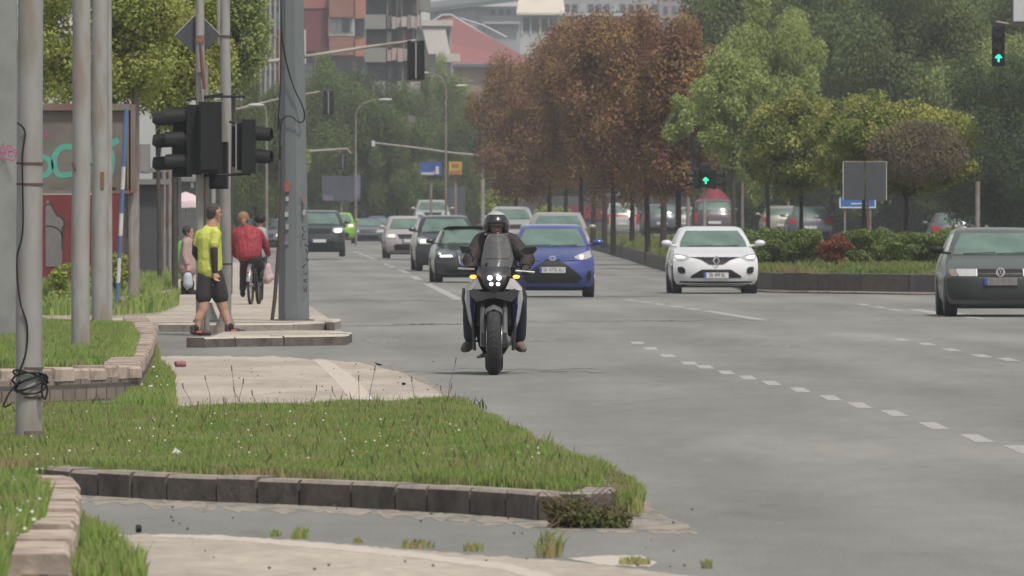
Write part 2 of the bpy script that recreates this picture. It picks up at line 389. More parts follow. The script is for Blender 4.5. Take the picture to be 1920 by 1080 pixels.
sheet('dirt_verge', [[(690, 682), (740, 688), (800, 712), (850, 742), (925, 785), (1000, 830), (1060, 862), (1010, 855), (930, 812), (842, 750), (800, 722), (752, 698)],
                     [(60, 905), (130, 928), (300, 938), (600, 950), (900, 966), (1080, 980), (1160, 968), (1180, 925), (1250, 965), (1310, 1000), (1240, 998), (1150, 998), (1000, 990), (800, 972), (600, 962), (300, 952), (60, 935)]], DIRT, .0015)
sheet('pavement_front', [[(180, 1001), (400, 1003), (560, 1013), (760, 1030), (960, 1046), (1080, 1053), (1150, 1062), (1220, 1070), (1420, 1095), (100, 1110)]], PAVE, .003)
sheet('pavement_front_edging', [[(300, 1001), (420, 1004), (620, 1020), (800, 1038), (960, 1058), (1080, 1090), (1020, 1090), (930, 1066), (780, 1046), (600, 1028), (420, 1012), (280, 1006)],
                                [(1060, 1046), (1140, 1041), (1205, 1042), (1232, 1054), (1215, 1063), (1120, 1058)]], PALE, .0045)
# main foreground kerb and turf triangle
kc = [G(a, b) for a, b in [(40, 916), (130, 926), (300, 937), (600, 949), (900, 966), (1000, 975), (1080, 979), (1130, 975), (1158, 962), (1162, 950)]]
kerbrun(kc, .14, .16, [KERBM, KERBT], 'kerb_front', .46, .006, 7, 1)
TURF = [(-40, 770), (100, 770), (330, 776), (600, 768), (830, 757), (872, 760), (940, 798), (1030, 850), (1110, 878), (1130, 900), (1128, 926), (900, 913), (600, 896), (300, 886), (40, 880), (-40, 878)]
slab('turf_bank', TURF, .11, SOIL)

# stone planters
STONE = brickmat('rough_stone', (.21, .165, .135), (.14, .115, .10), (.07, .06, .05), .32, .13, .02)
CAPM = M('planter_cap', (.36, .29, .24), .9, var=.25, scale=7, bump=.3, col2=(.22, .18, .15), scale2=4)
def planter(label, path, h, capw, side, mats=(STONE, CAPM), step=.38, capt=.3):
    e = empty('planter_wall', (path[0][0], path[0][1], 0), 0, label, 'planter wall')
    o = kerbrun(path, h-.07, .2, [mats[0], mats[0]], 'stone_face', .45, .003, 2, side, 0); 
    c = kerbrun(path, .075, capt, [mats[1], mats[1]], 'cap', step, .012, 5, side)
    for q in (o, c): del q['kind']; q.parent = e; q.location = (-path[0][0], -path[0][1], 0)
    c.location.z = h-.07
    return e
p2 = [G(-60, 760), G(100, 756), G(250, 748), G(262, 742), G(284, 700), G(292, 660), G(272, 634)]
planter('low stone planter wall behind the front pole with a pale block cap', p2, .28, .3, 1)
slab('planter_soil_middle', [(-60, 690), (150, 689), (252, 680), (262, 640), (245, 612), (-60, 606)], .24, SOIL)
p3 = [G(60, 582), G(160, 581), G(240, 580), G(300, 572), G(330, 560), G(332, 540)]
planter('far low stone planter wall with grass by the billboard', p3, .2, .3, 1)
slab('planter_soil_back', [(60, 562), (230, 562), (300, 556), (326, 545), (326, 510), (60, 500)], .18, SOIL)
p1 = [G(30, 1110), G(118, 1085), G(146, 1030), G(150, 985), G(145, 965), G(60, 955), G(-60, 950)]
p1 = [(G(134, 1125)), (G(136, 1085)), G(146, 1030), G(149, 990), G(143, 966), G(90, 955), G(-60, 950)]
planter('near stone planter wall at the bottom left corner with chipped pale cap', p1, .17, .3, 1, step=.6, capt=.40)
slab('planter_soil_front', [(-60, 915), (40, 917), (84, 935), (80, 975), (28, 1020), (-5, 1110), (-60, 1110)], .14, SOIL)

# road markings
def dash(mb, px, py, Lm, wm=.15, dirx=-.0328, z=.0015, dx=None):
    x, D = G(px, py); sl = dirx if dx is None else dx
    a = (x, D-Lm/2); b = (x, D+Lm/2); o = sl*Lm/2
    mb.add([(a[0]-o-wm/2, a[1], z), (a[0]-o+wm/2, a[1], z), (b[0]+o+wm/2, b[1], z), (b[0]+o-wm/2, b[1], z)], [(0, 1, 2, 3)])
mb = MB()
for px, py in [(1195, 643), (1220, 653.5), (1252, 667), (1292, 681), (1322, 688), (1362, 698.5), (1402, 708), (1447, 718.5), (1500, 731), (1558, 746), (1612, 760), (1677, 775), (1750, 798), (1832, 822), (1916, 843), (1690, 637), (1737, 645), (1784, 656), (1840, 667), (1890, 674)]:
    dash(mb, px, py, 2.6*(110/ G(px, py)[1])**-.3 if 0 else 2.4, .13 if py > 690 else .15, dx=.0)
def lane(mb, p, q, w0=.14, n=10, gap=.0, z=.0015, z_r=False):
    (x0, d0), (x1, d1) = p, q
    for i in range(n):
        t0 = i/n; t1 = (i+1-gap)/n
        A = (x0+(x1-x0)*t0, d0+(d1-d0)*t0); B = (x0+(x1-x0)*t1, d0+(d1-d0)*t1)
        mb.add([(A[0]-w0/2, A[1], rise(A[1])+z), (A[0]+w0/2, A[1], rise(A[1])+z), (B[0]+w0/2, B[1], rise(B[1])+z), (B[0]-w0/2, B[1], rise(B[1])+z)], [(0, 1, 2, 3)])
lane(mb, G(862, 562), G(760, 512), .2, 12, .0)
lane(mb, G(1446, 603), G(1345, 586), .2, 4, 0); lane(mb, G(1345, 586), G(1165, 560), .17, 6, .35)
lane(mb, G(1690, 583), G(1600, 568), .16, 3, .4); lane(mb, G(1768, 589), G(1714, 580), .22, 1, 0); lane(mb, G(1835, 598), G(1788, 587), .22, 1, 0)
x0, d0 = G(760, 512); lane(mb, (x0, d0), (X(662, 430), 430), .17, 8, .25)
tag(mb.build('lane_markings', PAINT, smooth=0), kind='structure')
mb = MB()

for a in [[(676, 636), (700, 634), (760, 639), (722, 645), (694, 644)], [(1112, 586), (1140, 584), (1164, 587), (1140, 589)], [(1462, 579), (1480, 577), (1500, 580), (1478, 581)],
          [(1630, 600), (1670, 598), (1700, 601), (1665, 603)], [(1432, 649), (1470, 647), (1512, 650), (1475, 653)], [(1770, 597), (1830, 596), (1836, 599), (1772, 600)],
          [(980, 636), (1042, 635), (1040, 639), (985, 639)], [(1150, 636), (1190, 635), (1188, 637), (1152, 638)], [(990, 600), (1060, 604), (1078, 608), (1000, 606)],
          [(1100, 549), (1130, 553), (1128, 556), (1104, 553)], [(640, 541), (705, 543), (700, 548), (650, 546)], [(600, 526), (640, 527), (640, 530), (604, 530)], [(590, 500), (625, 501), (622, 504), (592, 504)],
          [(1240, 567), (1252, 567), (1262, 572), (1246, 572)], [(660, 612), (690, 611), (690, 614), (662, 614)], [(1385, 598), (1440, 600), (1480, 605), (1430, 603)]]:
    mb.add([(*G(*p), .0018) for p in a], [tuple(range(len(a)))])
o = mb.build('worn_markings', PAINTW, smooth=0, fixn=False); o['kind'] = 'structure'
for f in o.data.polygons:
    if f.normal.z < 0: f.flip()
rnd = random.Random(5); mb = MB()
def crack(px0, px1, py, th=1.2, amp=1.5):
    up = []; dn = []; n = 26
    for i in range(n+1):
        x = px0+(px1-px0)*i/n; y = py+amp*mnoise.noise(Vector((x*.02, py, 0)))*2; t = th*(.25+abs(mnoise.noise(Vector((x*.06, py*3, 4)))*2.2))*math.sin(math.pi*min(max(i/n, .04), .96))**.5
        up.append((*G(x, y-t/2), .0022)); dn.append((*G(x, y+t/2), .0022))
    for i in range(n): mb.add([dn[i], dn[i+1], up[i+1], up[i]], [(0, 1, 2, 3)])
crack(735, 872, 608, 2.6); crack(640, 760, 611, .9); crack(1180, 1320, 602, 1.8); crack(985, 1180, 603, 1.1); crack(640, 870, 564, 1.0, 1); crack(1110, 1250, 556, 1.2, 1); crack(985, 1110, 560, 1.2, 1)
crack(1320, 1480, 600, .7)
for f in range(3): crack(rnd.uniform(640, 900), rnd.uniform(1000, 1200), rnd.uniform(660, 700), .5, 3)
o = mb.build('road_cracks', CRACK, smooth=0); o['kind'] = 'structure'
# oily tyre lanes along the carriageway
OIL = M('oil_stain', (.135, .138, .13), .75, var=.2, scale=3, col2=(.16, .165, .155), scale2=1, amt2=.8, stretch=(1, .2, 1))

# median: retaining wall and raised ground behind it
WP = [(2300, 200), (1950, 200), (1760, 201), (1600, 204), (1425, 209), (1380, 224), (1330, 245), (1250, 290), (1170, 365), (1100, 470), (1040, 620), (1010, 800)]
wp = [(X(a, d), d) for a, d in WP]
WALLM = brickmat('median_wall_stone', (.095, .082, .072), (.075, .065, .058), (.06, .055, .05), .9, .6, .03)
e = empty('retaining_wall', (wp[4][0], wp[4][1], 0), 0, 'low dark stone retaining wall round the raised green median', 'wall')
o = kerbrun(wp[::-1], .43, .3, [WALLM, KERBM], 'stone_face', 3.0, .006, 2, 1, .01); del o['kind']; o.parent = e; o.location = (-wp[4][0], -wp[4][1], 0)
c = kerbrun([(p[0]-.0, p[1]-1.6) for p in wp[:6]][::-1]+[], .05, 1.2, [KERBM, DIRT], 'median_kerb', 1.5, .01, 8, 1)
def pl(x): return .85+(.35-.85)*min(max((x-11)/5, 0), 1)
GRASSG = M('median_turf', (.075, .095, .035), 1, var=.35, scale=2, col2=(.17, .15, .07), scale2=.7, amt2=.7)
mb = MB(); wps = smoothline(wp, 5); offs = [.28, 4, 12, 25, 45, 70, 110, 180, 300, 500]
for (x, d) in wps:
    for k in offs:
        dd = d+k; xx = x*(dd/d)+k*.004; t = min(k/60, 1); t = t*t*(3-2*t)
        base = rise(d)*1.0+.42
        mb.v.append((xx, dd, base*(1-t)+(pl(xx)+.1*rise(dd))*t if k < 80 else pl(xx)+.1*rise(dd)))
n = len(offs)
for i in range(len(wps)-1):
    for j in range(n-1):
        a = i*n+j; mb.f.append((a, a+n, a+n+1, a+1)); mb.m.append(0 if offs[j+1] < 110 else 1)
o = mb.build('median_ground', [GRASSG, ASPH], smooth=80); o['kind'] = 'structure'
for f in o.data.polygons:
    if f.normal.z < 0: f.flip()
def medz(px, D):      # height of the median ground at this place
    x = X(px, D); bd = 200
    for (a, d) in wps[::-1]:
        if abs(a/d-x/D) < .0012: bd = d; break
    t = min(max(D-bd, 0)/60, 1); t = t*t*(3-2*t)
    return (rise(bd)+.42)*(1-t)+(pl(x)+.1*rise(D))*t

# ---------------------------------------------------------------- vegetation
G1 = leafmat('grass_blades', (.16, .28, .055), (.29, .40, .11), (.34, .36, .15), 2.2, .35)
G2 = leafmat('grass_blades_dry', (.15, .22, .06), (.28, .30, .12), (.32, .26, .14), 2.0, .3)
def inpoly(P, poly):
    x, y = P[:, 0], P[:, 1]; c = np.zeros(len(P), bool); n = len(poly)
    for i in range(n):
        x0, y0 = poly[i]; x1, y1 = poly[(i+1) % n]
        m = ((y0 > y) != (y1 > y)) & (x < (x1-x0)*(y-y0)/(y1-y0+1e-12)+x0); c ^= m
    return c
def grass(name, polys, z, dens, h, seed, mat=G1, label='', wd=.005, kind='stuff', zf=None, lean=.35):
    rs = np.random.RandomState(seed); allV = []
    for px in polys:
        poly = [G(a, b, z) if zf is None else (a, b) for a, b in px]; P = np.array(poly); lo, hi = P.min(0), P.max(0)
        n = int((hi-lo).prod()*dens); Q = rs.rand(n, 2)*(hi-lo)+lo; Q = Q[inpoly(Q, poly)]; n = len(Q)
        if not n: continue
        zz = np.full(n, z) if zf is None else np.array([zf(a, b) for a, b in Q])
        cl = np.sin(Q[:, 0]*3.1+np.sin(Q[:, 1]*.7)*2)*np.sin(Q[:, 1]*.55+np.cos(Q[:, 0]*1.7)*1.5)
        H = h*(.35+.65*rs.rand(n)**1.3)*(1+.35*cl); a = rs.rand(n)*2*np.pi
        dx, dy = np.cos(a), np.sin(a); W = wd*(.6+.8*rs.rand(n)); ln = lean*H*(.2+rs.rand(n))
        la = rs.rand(n)*2*np.pi; lx, ly = np.cos(la)*ln, np.sin(la)*ln
        B = np.stack([Q[:, 0], Q[:, 1], zz], 1)
        a0 = B+np.stack([-dx*W, -dy*W, np.zeros(n)-.01], 1); a1 = B+np.stack([dx*W, dy*W, np.zeros(n)-.01], 1)
        m1 = B+np.stack([dx*W*.75+lx*.3, dy*W*.75+ly*.3, H*.55], 1); m0 = B+np.stack([-dx*W*.75+lx*.3, -dy*W*.75+ly*.3, H*.55], 1)
        t = B+np.stack([lx, ly, H], 1)
        V = np.stack([a0, a1, m1, t, m0], 1); allV.append(V)
    o = npmesh(name, np.concatenate(allV), 5, mat); tag(o, label, None, None, 'stuff'); return o
grass('grass', [TURF], .11, 7500, .072, 1, G1, 'green grass on the triangular bank behind the front kerb', .0042)
grass('tip_grass', [[(1090, 882), (1120, 884), (1178, 914), (1206, 945), (1205, 960), (1150, 958), (1150, 945), (1110, 940)]], .03, 5500, .12, 21, G1, 'grass spilling over the tip of the bank to the road', .0042)
grass('tall_grass', [TURF], .11, 160, .12, 22, G2, 'scattered taller straw coloured blades on the bank', .004)
grass('dry_grass', [[(500, 893), (1120, 925), (1190, 925), (1150, 890), (900, 880), (500, 870)], [(-40, 882), (600, 897), (900, 914), (600, 888), (-40, 868)]], .11, 2500, .06, 2, G2, 'yellowing grass along the top of the front kerb')
grass('planter_grass', [[(-60, 690), (150, 688), (250, 678), (262, 640), (245, 612), (-60, 606)]], .24, 2200, .10, 3, G1, 'green grass filling the middle stone planter', .006)
grass('planter_grass_back', [[(60, 562), (230, 560), (300, 553), (322, 545), (322, 512), (60, 500)], [(60, 590), (220, 590), (300, 585), (334, 572), (336, 560), (310, 570), (225, 582), (60, 580)]], .16, 260, .26, 4, G1, 'grass in and before the far stone planter', .014)
grass('verge_grass', [[(268, 640), (290, 650), (300, 690), (326, 712), (330, 775), (200, 775), (262, 745), (284, 700)], [(150, 985), (190, 1000), (270, 1085), (275, 1105), (130, 1105), (148, 1030)]], 0.0, 2600, .13, 5, G1, 'rough grass growing along the foot of the planter walls')
grass('planter_grass_front', [[(-60, 915), (40, 915), (90, 935), (85, 975), (30, 1020), (0, 1110), (-60, 1110)]], .155, 5500, .14, 6, G1, 'tall grass in the near corner planter', .0042)
# scrubby grass on the median
def mgrass():
    rs = np.random.RandomState(9); V = []
    n = 42000; px = rs.uniform(1080, 1940, n); k = rs.rand(n)**1.5*60
    out = []
    wd = [(a, d) for a, d in WP][::-1]; xa = np.array([a for a, d in wd], float); da = np.array([d for a, d in wd], float)
    D = np.interp(px, xa, da)+k+.4; x = (px-960)*D/FPX
    bd = np.interp(px, xa, da); t = np.clip((D-bd)/60, 0, 1); t = t*t*(3-2*t)
    r = np.where(bd < 230, 0, .0012*(bd-230)*np.clip((bd-230)/120, 0, 1)); plx = .85-.5*np.clip((x-11)/5, 0, 1)
    z = (r+.40)*(1-t)+plx*t
    H = rs.uniform(.04, .17, n)*(1+.5*np.sin(x*2)*np.sin(D*.2))*np.where(px < 1300, 1.6, 1); W = rs.uniform(.01, .022, n); a = rs.rand(n)*6.28; l = rs.normal(0, .05, (n, 2))
    dx, dy = np.cos(a)*W, np.sin(a)*W; B = np.stack([x, D, z], 1); o = np.zeros(n)
    V = np.stack([B+np.stack([-dx, -dy, o-.02], 1), B+np.stack([dx, dy, o-.02], 1), B+np.stack([dx*.7+l[:, 0]*.4, dy*.7+l[:, 1]*.4, H*.6], 1), B+np.stack([l[:, 0], l[:, 1], H], 1), B+np.stack([-dx*.7+l[:, 0]*.4, -dy*.7+l[:, 1]*.4, H*.6], 1)], 1)
    tag(npmesh('median_grass', V, 5, leafmat('median_blades', (.10, .16, .035), (.19, .25, .07), (.26, .23, .11), .18, .3)), 'mixed green and straw grass on the raised median', None, None, 'stuff')
mgrass()
# flowers scattered in the grass
rs = np.random.RandomState(11); V = []
def flowers(n, px0, px1, py0, py1, z, hh, sz):
    for i in range(n):
        px = rs.uniform(px0, px1); py = rs.uniform(py0, py1); x, d = G(px, py, z); h = rs.uniform(hh*.5, hh)*.8
        s = sz*rs.uniform(.6, 1.3); c = np.array([x, d, z+h]); q = []
        for k in range(6): q.append(c+np.array([math.cos(k*1.047)*s, -abs(math.sin(k*1.047))*.3*s, math.sin(k*1.047)*s*.7]))
        V.append(q)
flowers(90, 0, 900, 790, 885, .11, .13, .006); flowers(10, 960, 1010, 855, 900, .11, .10, .008); flowers(18, 0, 90, 930, 1070, .155, .2, .007); flowers(12, 250, 330, 660, 760, 0, .2, .012)
tag(npmesh('daisies', np.array(V), 6, M('petals', (.75, .72, .66), .8, var=0)), 'tiny white flowers dotted through the grass', None, None, 'stuff')
mb = MB()       # seed stalks standing above the bank
for i in range(16):
    px = rnd.uniform(330, 860); x, d = G(px, rnd.uniform(768, 800), .11); h = rnd.uniform(.14, .24) if i % 5 else rnd.uniform(.3, .4); l = rnd.uniform(-.08, .08)
    mb.tube([(x, d, .1), (x+l*.4, d, .1+h*.6), (x+l, d, .1+h)], [.0022, .002, .0017], 4); mb.tube([(x+l, d, .1+h), (x+l*1.1, d, .14+h)], [.005, .004], 5)
tag(mb.build('seed_stalks', M('seed_head', (.13, .09, .06), .9, var=.2)), 'thin brown seed stalks rising over the grass edge', None, None, 'stuff')

def tuft(px, py, n, h, sp, label, z=0.0, mat=G2):
    x, d = G(px, py, z); e = []
    rs = np.random.RandomState(int(px)); Vs = []
    for i in range(n):
        a = rs.rand()*6.28; r = rs.rand()*sp*.4; bx, by = math.cos(a)*r, math.sin(a)*r*2; hh = h*(.4+.6*rs.rand()); lx = rs.normal(0, .35)*hh; ly = rs.normal(0, .3)*hh; w_ = .006
        Vs.append([(bx-w_, by, -.01), (bx+w_, by, -.01), (bx+w_*.8+lx*.3, by+ly*.3, hh*.6), (bx+lx, by+ly, hh), (bx-w_*.8+lx*.3, by+ly*.3, hh*.6)])
    o = npmesh('weed_tuft', np.array(Vs), 5, mat); o.location = (x, d, z); tag(o, label, 'weed', 'weeds in the paving joints'); return o
tuft(562, 1010, 70, .065, .10, 'small bright green weed tuft in the lane, right of a pair', 0, G1)
tuft(518, 1006, 34, .04, .06, 'tiny green weed tuft left beside a larger tuft in the lane', 0, G1)
tuft(1030, 1045, 60, .15, .16, 'tall thin weed with stalks at the edge of the front pavement')
tuft(780, 1028, 70, .05, .2, 'low flat weed strip along the middle of the front pavement edge')
tuft(885, 1034, 30, .05, .12, 'little weed left of the tall thin one on the front pavement edge')
tuft(672, 1018, 34, .03, .05, 'very small weed right of the bright green tuft')
tuft(1190, 1060, 70, .045, .18, 'flat weed on the pale concrete end slab')
tuft(1325, 1066, 34, .05, .06, 'lone weed at the bottom right end of the front pavement')
tuft(262, 925, 50, .12, .22, 'weed against the front kerb near its left end', 0)
tuft(385, 930, 40, .12, .14, 'weed with a pale leaf against the front kerb, left middle', 0)
tuft(775, 955, 120, .15, .28, 'clump of weeds climbing the front kerb left of its end', 0)
DB = 0
tuft(838, 768, 240, .12, .8, 'dark leafy weeds at the back corner of the grass bank', .0, leafmat('dark_weed', (.05, .09, .03), (.10, .12, .05), None, 1, .3))

def leafcloud(lobes, n, size, rs, aspect=.6, spread=.9, lo=.55, flat=0.0):
    L = np.array(lobes, float); wgt = (L[:, 3]*L[:, 4]+L[:, 4]*L[:, 5]+L[:, 3]*L[:, 5]); wgt /= wgt.sum()
    k = rs.choice(len(L), n, p=wgt); d = rs.normal(size=(n, 3)); d /= np.linalg.norm(d, axis=1)[:, None]
    r = lo+(1.06-lo)*rs.rand(n)**.6; r = np.where(rs.rand(n) < .09, r*rs.uniform(1.0, 1.38, n), r)
    P = L[k, :3]+d*L[k, 3:6]*r[:, None]
    N = d+rs.normal(size=(n, 3))*spread; N[:, 2] += .35; N /= np.linalg.norm(N, axis=1)[:, None]
    A = np.cross(N, rs.normal(size=(n, 3))); A /= np.linalg.norm(A, axis=1)[:, None]; B = np.cross(N, A)
    S = size*(.55+.9*rs.rand(n))[:, None]
    return np.stack([P-A*S, P-B*S*aspect+N*S*.15, P+A*S, P+B*S*aspect+N*S*.15], 1)
def crownlobes(c, Rr, k, rs, rl=(.28, .45), fill=.78, qe=.4):
    out = []
    for i in range(k):
        d = rs.normal(size=3); d /= np.linalg.norm(d); q = fill*rs.rand()**qe
        r = rs.uniform(*rl); out.append((c[0]+d[0]*Rr[0]*q, c[1]+d[1]*Rr[1]*q, c[2]+d[2]*Rr[2]*q, Rr[0]*r, Rr[1]*r, Rr[2]*r*.85))
    return out
def tree(loc, H, cw, cz, mat, bark, seed, label, group, n=9000, leaf=.1, k=26, trunk=.16, cat='tree', name='tree', cd=None, rl=(.28, .45), lo=.55, fill=.78, nlimb=9, extra=None, qe=.4):
    # cw half width of the crown, cz = (bottom, top) heights above the base
    rs = np.random.RandomState(seed); e = empty(name, loc, 0, label, cat, group)
    c = (0, 0, (cz[0]+cz[1])/2); Rr = (cw, cd or cw, (cz[1]-cz[0])/2); lobes = crownlobes(c, Rr, k, rs, rl, fill, qe)
    mb = MB(); tz = cz[0]+(cz[1]-cz[0])*.35; j = rs.normal(0, .04*H/6, 2)
    mb.tube([(0, 0, -.3), (j[0]*.3, 0, tz*.35), (j[0], j[1], tz*.7), (j[0]*.5, j[1], tz), (0, 0, cz[1]*.85)], [trunk*1.25, trunk, trunk*.85, trunk*.7, trunk*.12], 8)
    for i in range(nlimb):
        q = lobes[i % len(lobes)]; s0 = rs.uniform(.55, 1.0)*tz; mid = (q[0]*.45, q[1]*.45, s0+(q[2]-s0)*.6)
        mb.tube([(j[0]*.5, j[1]*.5, s0), mid, (q[0], q[1], q[2])], [trunk*.42, trunk*.25, trunk*.06], 5)
    mb.build('trunk', bark, e)
    V = leafcloud(lobes, n, leaf, rs, lo=lo)
    if extra is not None: V = np.concatenate([V, extra(rs)])
    npmesh('crown', V, 4, mat, e)
    return e
COPPER = leafmat('copper_leaves', (.125, .062, .052), (.22, .11, .068), (.30, .195, .075), 1.3, .3)
GRN = leafmat('green_leaves', (.095, .135, .05), (.18, .23, .09), (.14, .17, .06), .5, .4)
GRNL = leafmat('light_green_leaves', (.20, .27, .08), (.36, .42, .15), (.27, .32, .11), .7, .4)
GRND = leafmat('dark_green_leaves', (.048, .075, .03), (.095, .13, .05), (.07, .095, .038), .5, .35)
TOP = leafmat('topiary_leaves', (.055, .09, .022), (.17, .205, .05), (.33, .33, .09), 1.5, .25)
OLIVE = leafmat('olive_leaves', (.20, .26, .05), (.44, .49, .14), (.30, .32, .09), 1.2, .45)

# copper-leaved row on the median
cop = [(1272, 300, 30, 82), (1215, 322, 15, 95), (1150, 350, 6, 100), (1090, 385, 16, 100), (1030, 420, 55, 92), (968, 465, 105, 90), (1185, 372, 40, 85), (1060, 440, 40, 90)]
cl = ['nearest copper-leaved tree, at the right end of the median row', 'copper-leaved tree just left of the nearest one in the row', 'tall copper-leaved tree in the middle of the median row, broad top',
      'copper-leaved tree left of the tallest, midway down the row', 'copper-leaved tree second from the far left end of the row', 'far copper-leaved tree at the left end of the row, by the road',
      'copper-leaved tree half hidden behind the middle of the row', 'copper-leaved tree hidden behind the left half of the row']
for i, (px, D, top, rw) in enumerate(cop):
    z = medz(px, D); s = FPX/D; H = (HY-top)/s+EYE-z; bot = (HY-408)/s+EYE-z; H *= 1.07
    tree((X(px, D), D, z), H, rw*1.2/s, (bot, H), COPPER, BARK, 100+i, cl[i], 'copper-leaved trees on the median', n=62000, leaf=.052, k=72, trunk=.09, name='copper_tree', rl=(.16, .34), lo=.25, nlimb=22, cat='copper tree')
tr = MB()
for px, D in [(1243, 330), (1130, 400), (1105, 430), (1160, 380), (1198, 350)]:
    pass
# light green tree overlapping the copper row
z = medz(1345, 285); s = FPX/285
tree((X(1375, 285), 285, z), 6.2, 1.6, ((HY-330)/s+EYE-z, 6.3), GRNL, BARKG, 41, 'slender light green tree between the copper row and the round trees', None, n=20000, leaf=.048, k=46, trunk=.06, rl=(.14, .28), lo=.2, nlimb=18)
tree((X(1300, 292), 292, z), 4.4, 1.15, ((HY-300)/s+EYE-z, (HY-140)/s+EYE-z), GRNL, BARKG, 42, 'small light green sapling in front of the copper crowns', None, n=8000, leaf=.045, k=26, trunk=.04, rl=(.14, .28), lo=.2, nlimb=14)
rs = np.random.RandomState(31); x, d = G(1092, 990); e = empty('kerb_bush', (x, d, 0), 0, 'dense dry brown green bush covering the rounded end of the front kerb', 'bush')
npmesh('foliage', leafcloud([(rs.uniform(-.16, .18), rs.uniform(-.08, .25), rs.uniform(.02, .11), .07, .10, .045) for _ in range(22)], 4200, .013, rs, lo=.2), 4, leafmat('dry_bush', (.07, .075, .03), (.17, .13, .07), (.10, .12, .045), 3, .3), e)
mb = MB()
for k in range(30): mb.tube([(rs.uniform(-.2, .2), rs.uniform(-.1, .1), -.01), (rs.uniform(-.25, .25), rs.uniform(-.15, .1), rs.uniform(.1, .24))], [.003, .0015], 4)
mb.build('stems', M('dry_stem', (.14, .10, .07), .9, var=.2), e)
# ball-clipped trees
for i, (px, D, top, bot, rw, lab) in enumerate([(1502, 262, 165, 378, 112, 'dark round clipped tree, left one of the three behind the hedge'), (1620, 252, 168, 372, 110, 'round clipped tree in the middle, partly hidden by its right neighbour'),
                                       (1698, 236, 184, 376, 150, 'widest round clipped tree at right with a bare brown patch')]):
    z = medz(px, D); s = FPX/D; b = (HY-bot)/s+EYE-z; t = (HY-top)/s+EYE-z
    def dead(rs, s=s, b=b, t=t): return np.zeros((0, 4, 3))
    e = tree((X(px, D), D, z), t, rw/s, (b, t), TOP, BARK, 60+i, lab, 'ball-clipped trees on the median', n=62000, leaf=.036, k=110, trunk=.055, rl=(.17, .27), lo=.45, fill=.84, qe=.16, nlimb=12, name='clipped_tree')
    if i == 2:      # the die-back patch of bare twigs on its face
        rs = np.random.RandomState(3); mb = MB(); cz = (b+t)/2
        for k in range(800):
            a = rs.rand()*6.28; r = rs.rand()**.5; x = .22+math.cos(a)*r*1.25; zz = cz-.1+math.sin(a)*r*.8
            y0 = -rw/s*math.sqrt(max(.05, 1-(x/(rw/s))**2-((zz-cz)/((t-b)/2))**2*.8))*1.06
            d = rs.normal(size=3)*.09; mb.tube([(x-d[0]*.6, y0+.15, zz-d[2]*.8), (x, y0+.02, zz), (x+d[0], y0-abs(d[1])*.6, zz+d[2])], [.006, .005, .002], 3)
        DL = []
        for k in range(5200):
            a = rs.rand()*6.28; r = rs.rand()**.5; x = .22+math.cos(a)*r*1.25; zz = cz-.1+math.sin(a)*r*.78; y0 = -rw/s*math.sqrt(max(.05, 1-(x/(rw/s))**2-((zz-cz)/((t-b)/2))**2*.8))*1.05
            p = np.array([x, y0-rs.uniform(-.12, .1), zz]); A = rs.normal(size=3); A /= np.linalg.norm(A); B = np.cross(A, rs.normal(size=3)); B /= np.linalg.norm(B); DL.append([p-A*.026, p-B*.014, p+A*.026, p+B*.014])
        npmesh('dead_leaves', np.array(DL), 4, leafmat('dead_leaves', (.12, .085, .06), (.22, .17, .13), None, 1, .2), e)
        mb.build('bare_twigs', M('dead_twigs', (.19, .15, .125), .95, var=.25, scale=8), e, smooth=0)
# hedge shrubs
hs = [(1412, 228, 60, 426), (1450, 226, 55, 428), (1496, 224, 52, 432), (1532, 226, 44, 434), (1606, 224, 48, 436), (1655, 225, 50, 438), (1700, 222, 46, 442), (1742, 222, 50, 436), (1790, 224, 50, 430)]
hn = ['first', 'second', 'third', 'fourth']
for i, (px, D, rw, top) in enumerate(hs):
    z = medz(px, D); s = FPX/D; t = (HY-top+9)/s+EYE-z
    lab = (['leftmost green hedge shrub, right beside the white hatchback', 'second green hedge shrub counting from the white hatchback', 'third green hedge shrub counting from the white hatchback', 'green hedge shrub touching the left side of the red shrub',
           'green hedge shrub touching the right side of the red shrub', 'green hedge shrub just right of the double sign post', 'lower green hedge shrub midway between the sign post and dark car', 'last fully visible green hedge shrub left of the dark car', 'green hedge shrub mostly behind the dark car'])[i]
    rs = np.random.RandomState(200+i); e = empty('hedge_shrub', (X(px, D), D, z), 0, lab, 'shrub', 'hedge shrubs on the median')
    mb = MB()
    for k in range(7): mb.tube([(rs.uniform(-.1, .1), 0, -.05), (rs.uniform(-.4, .4), rs.uniform(-.3, .3), t*.8)], [.015, .004], 4)
    mb.build('stems', BARK, e)
    npmesh('foliage', leafcloud(crownlobes((0, 0, t*.5), (rw/s*.95, .5, t*.5), 20, rs, (.28, .42), .8), 7000, .032, rs, lo=.3), 4, leafmat('hedge_leaves', (.07, .11, .03), (.19, .24, .065), (.13, .17, .045), 2, .3), e)
D = 223; z = medz(1562, D); rs = np.random.RandomState(77); e = empty('hedge_shrub', (X(1562, D), D, z), 0, 'rust red shrub standing between the green hedge shrubs', 'shrub')
MB().tube([(0, 0, -.05), (0, 0, .6)], [.03, .01], 5).build('stems', BARK, e)
npmesh('foliage', leafcloud(crownlobes((0, 0, .42), (.52, .4, .40), 18, rs, (.28, .42), .8), 5200, .03, rs, lo=.4), 4, leafmat('red_leaves', (.12, .035, .025), (.24, .085, .05), None, 2, .25), e)

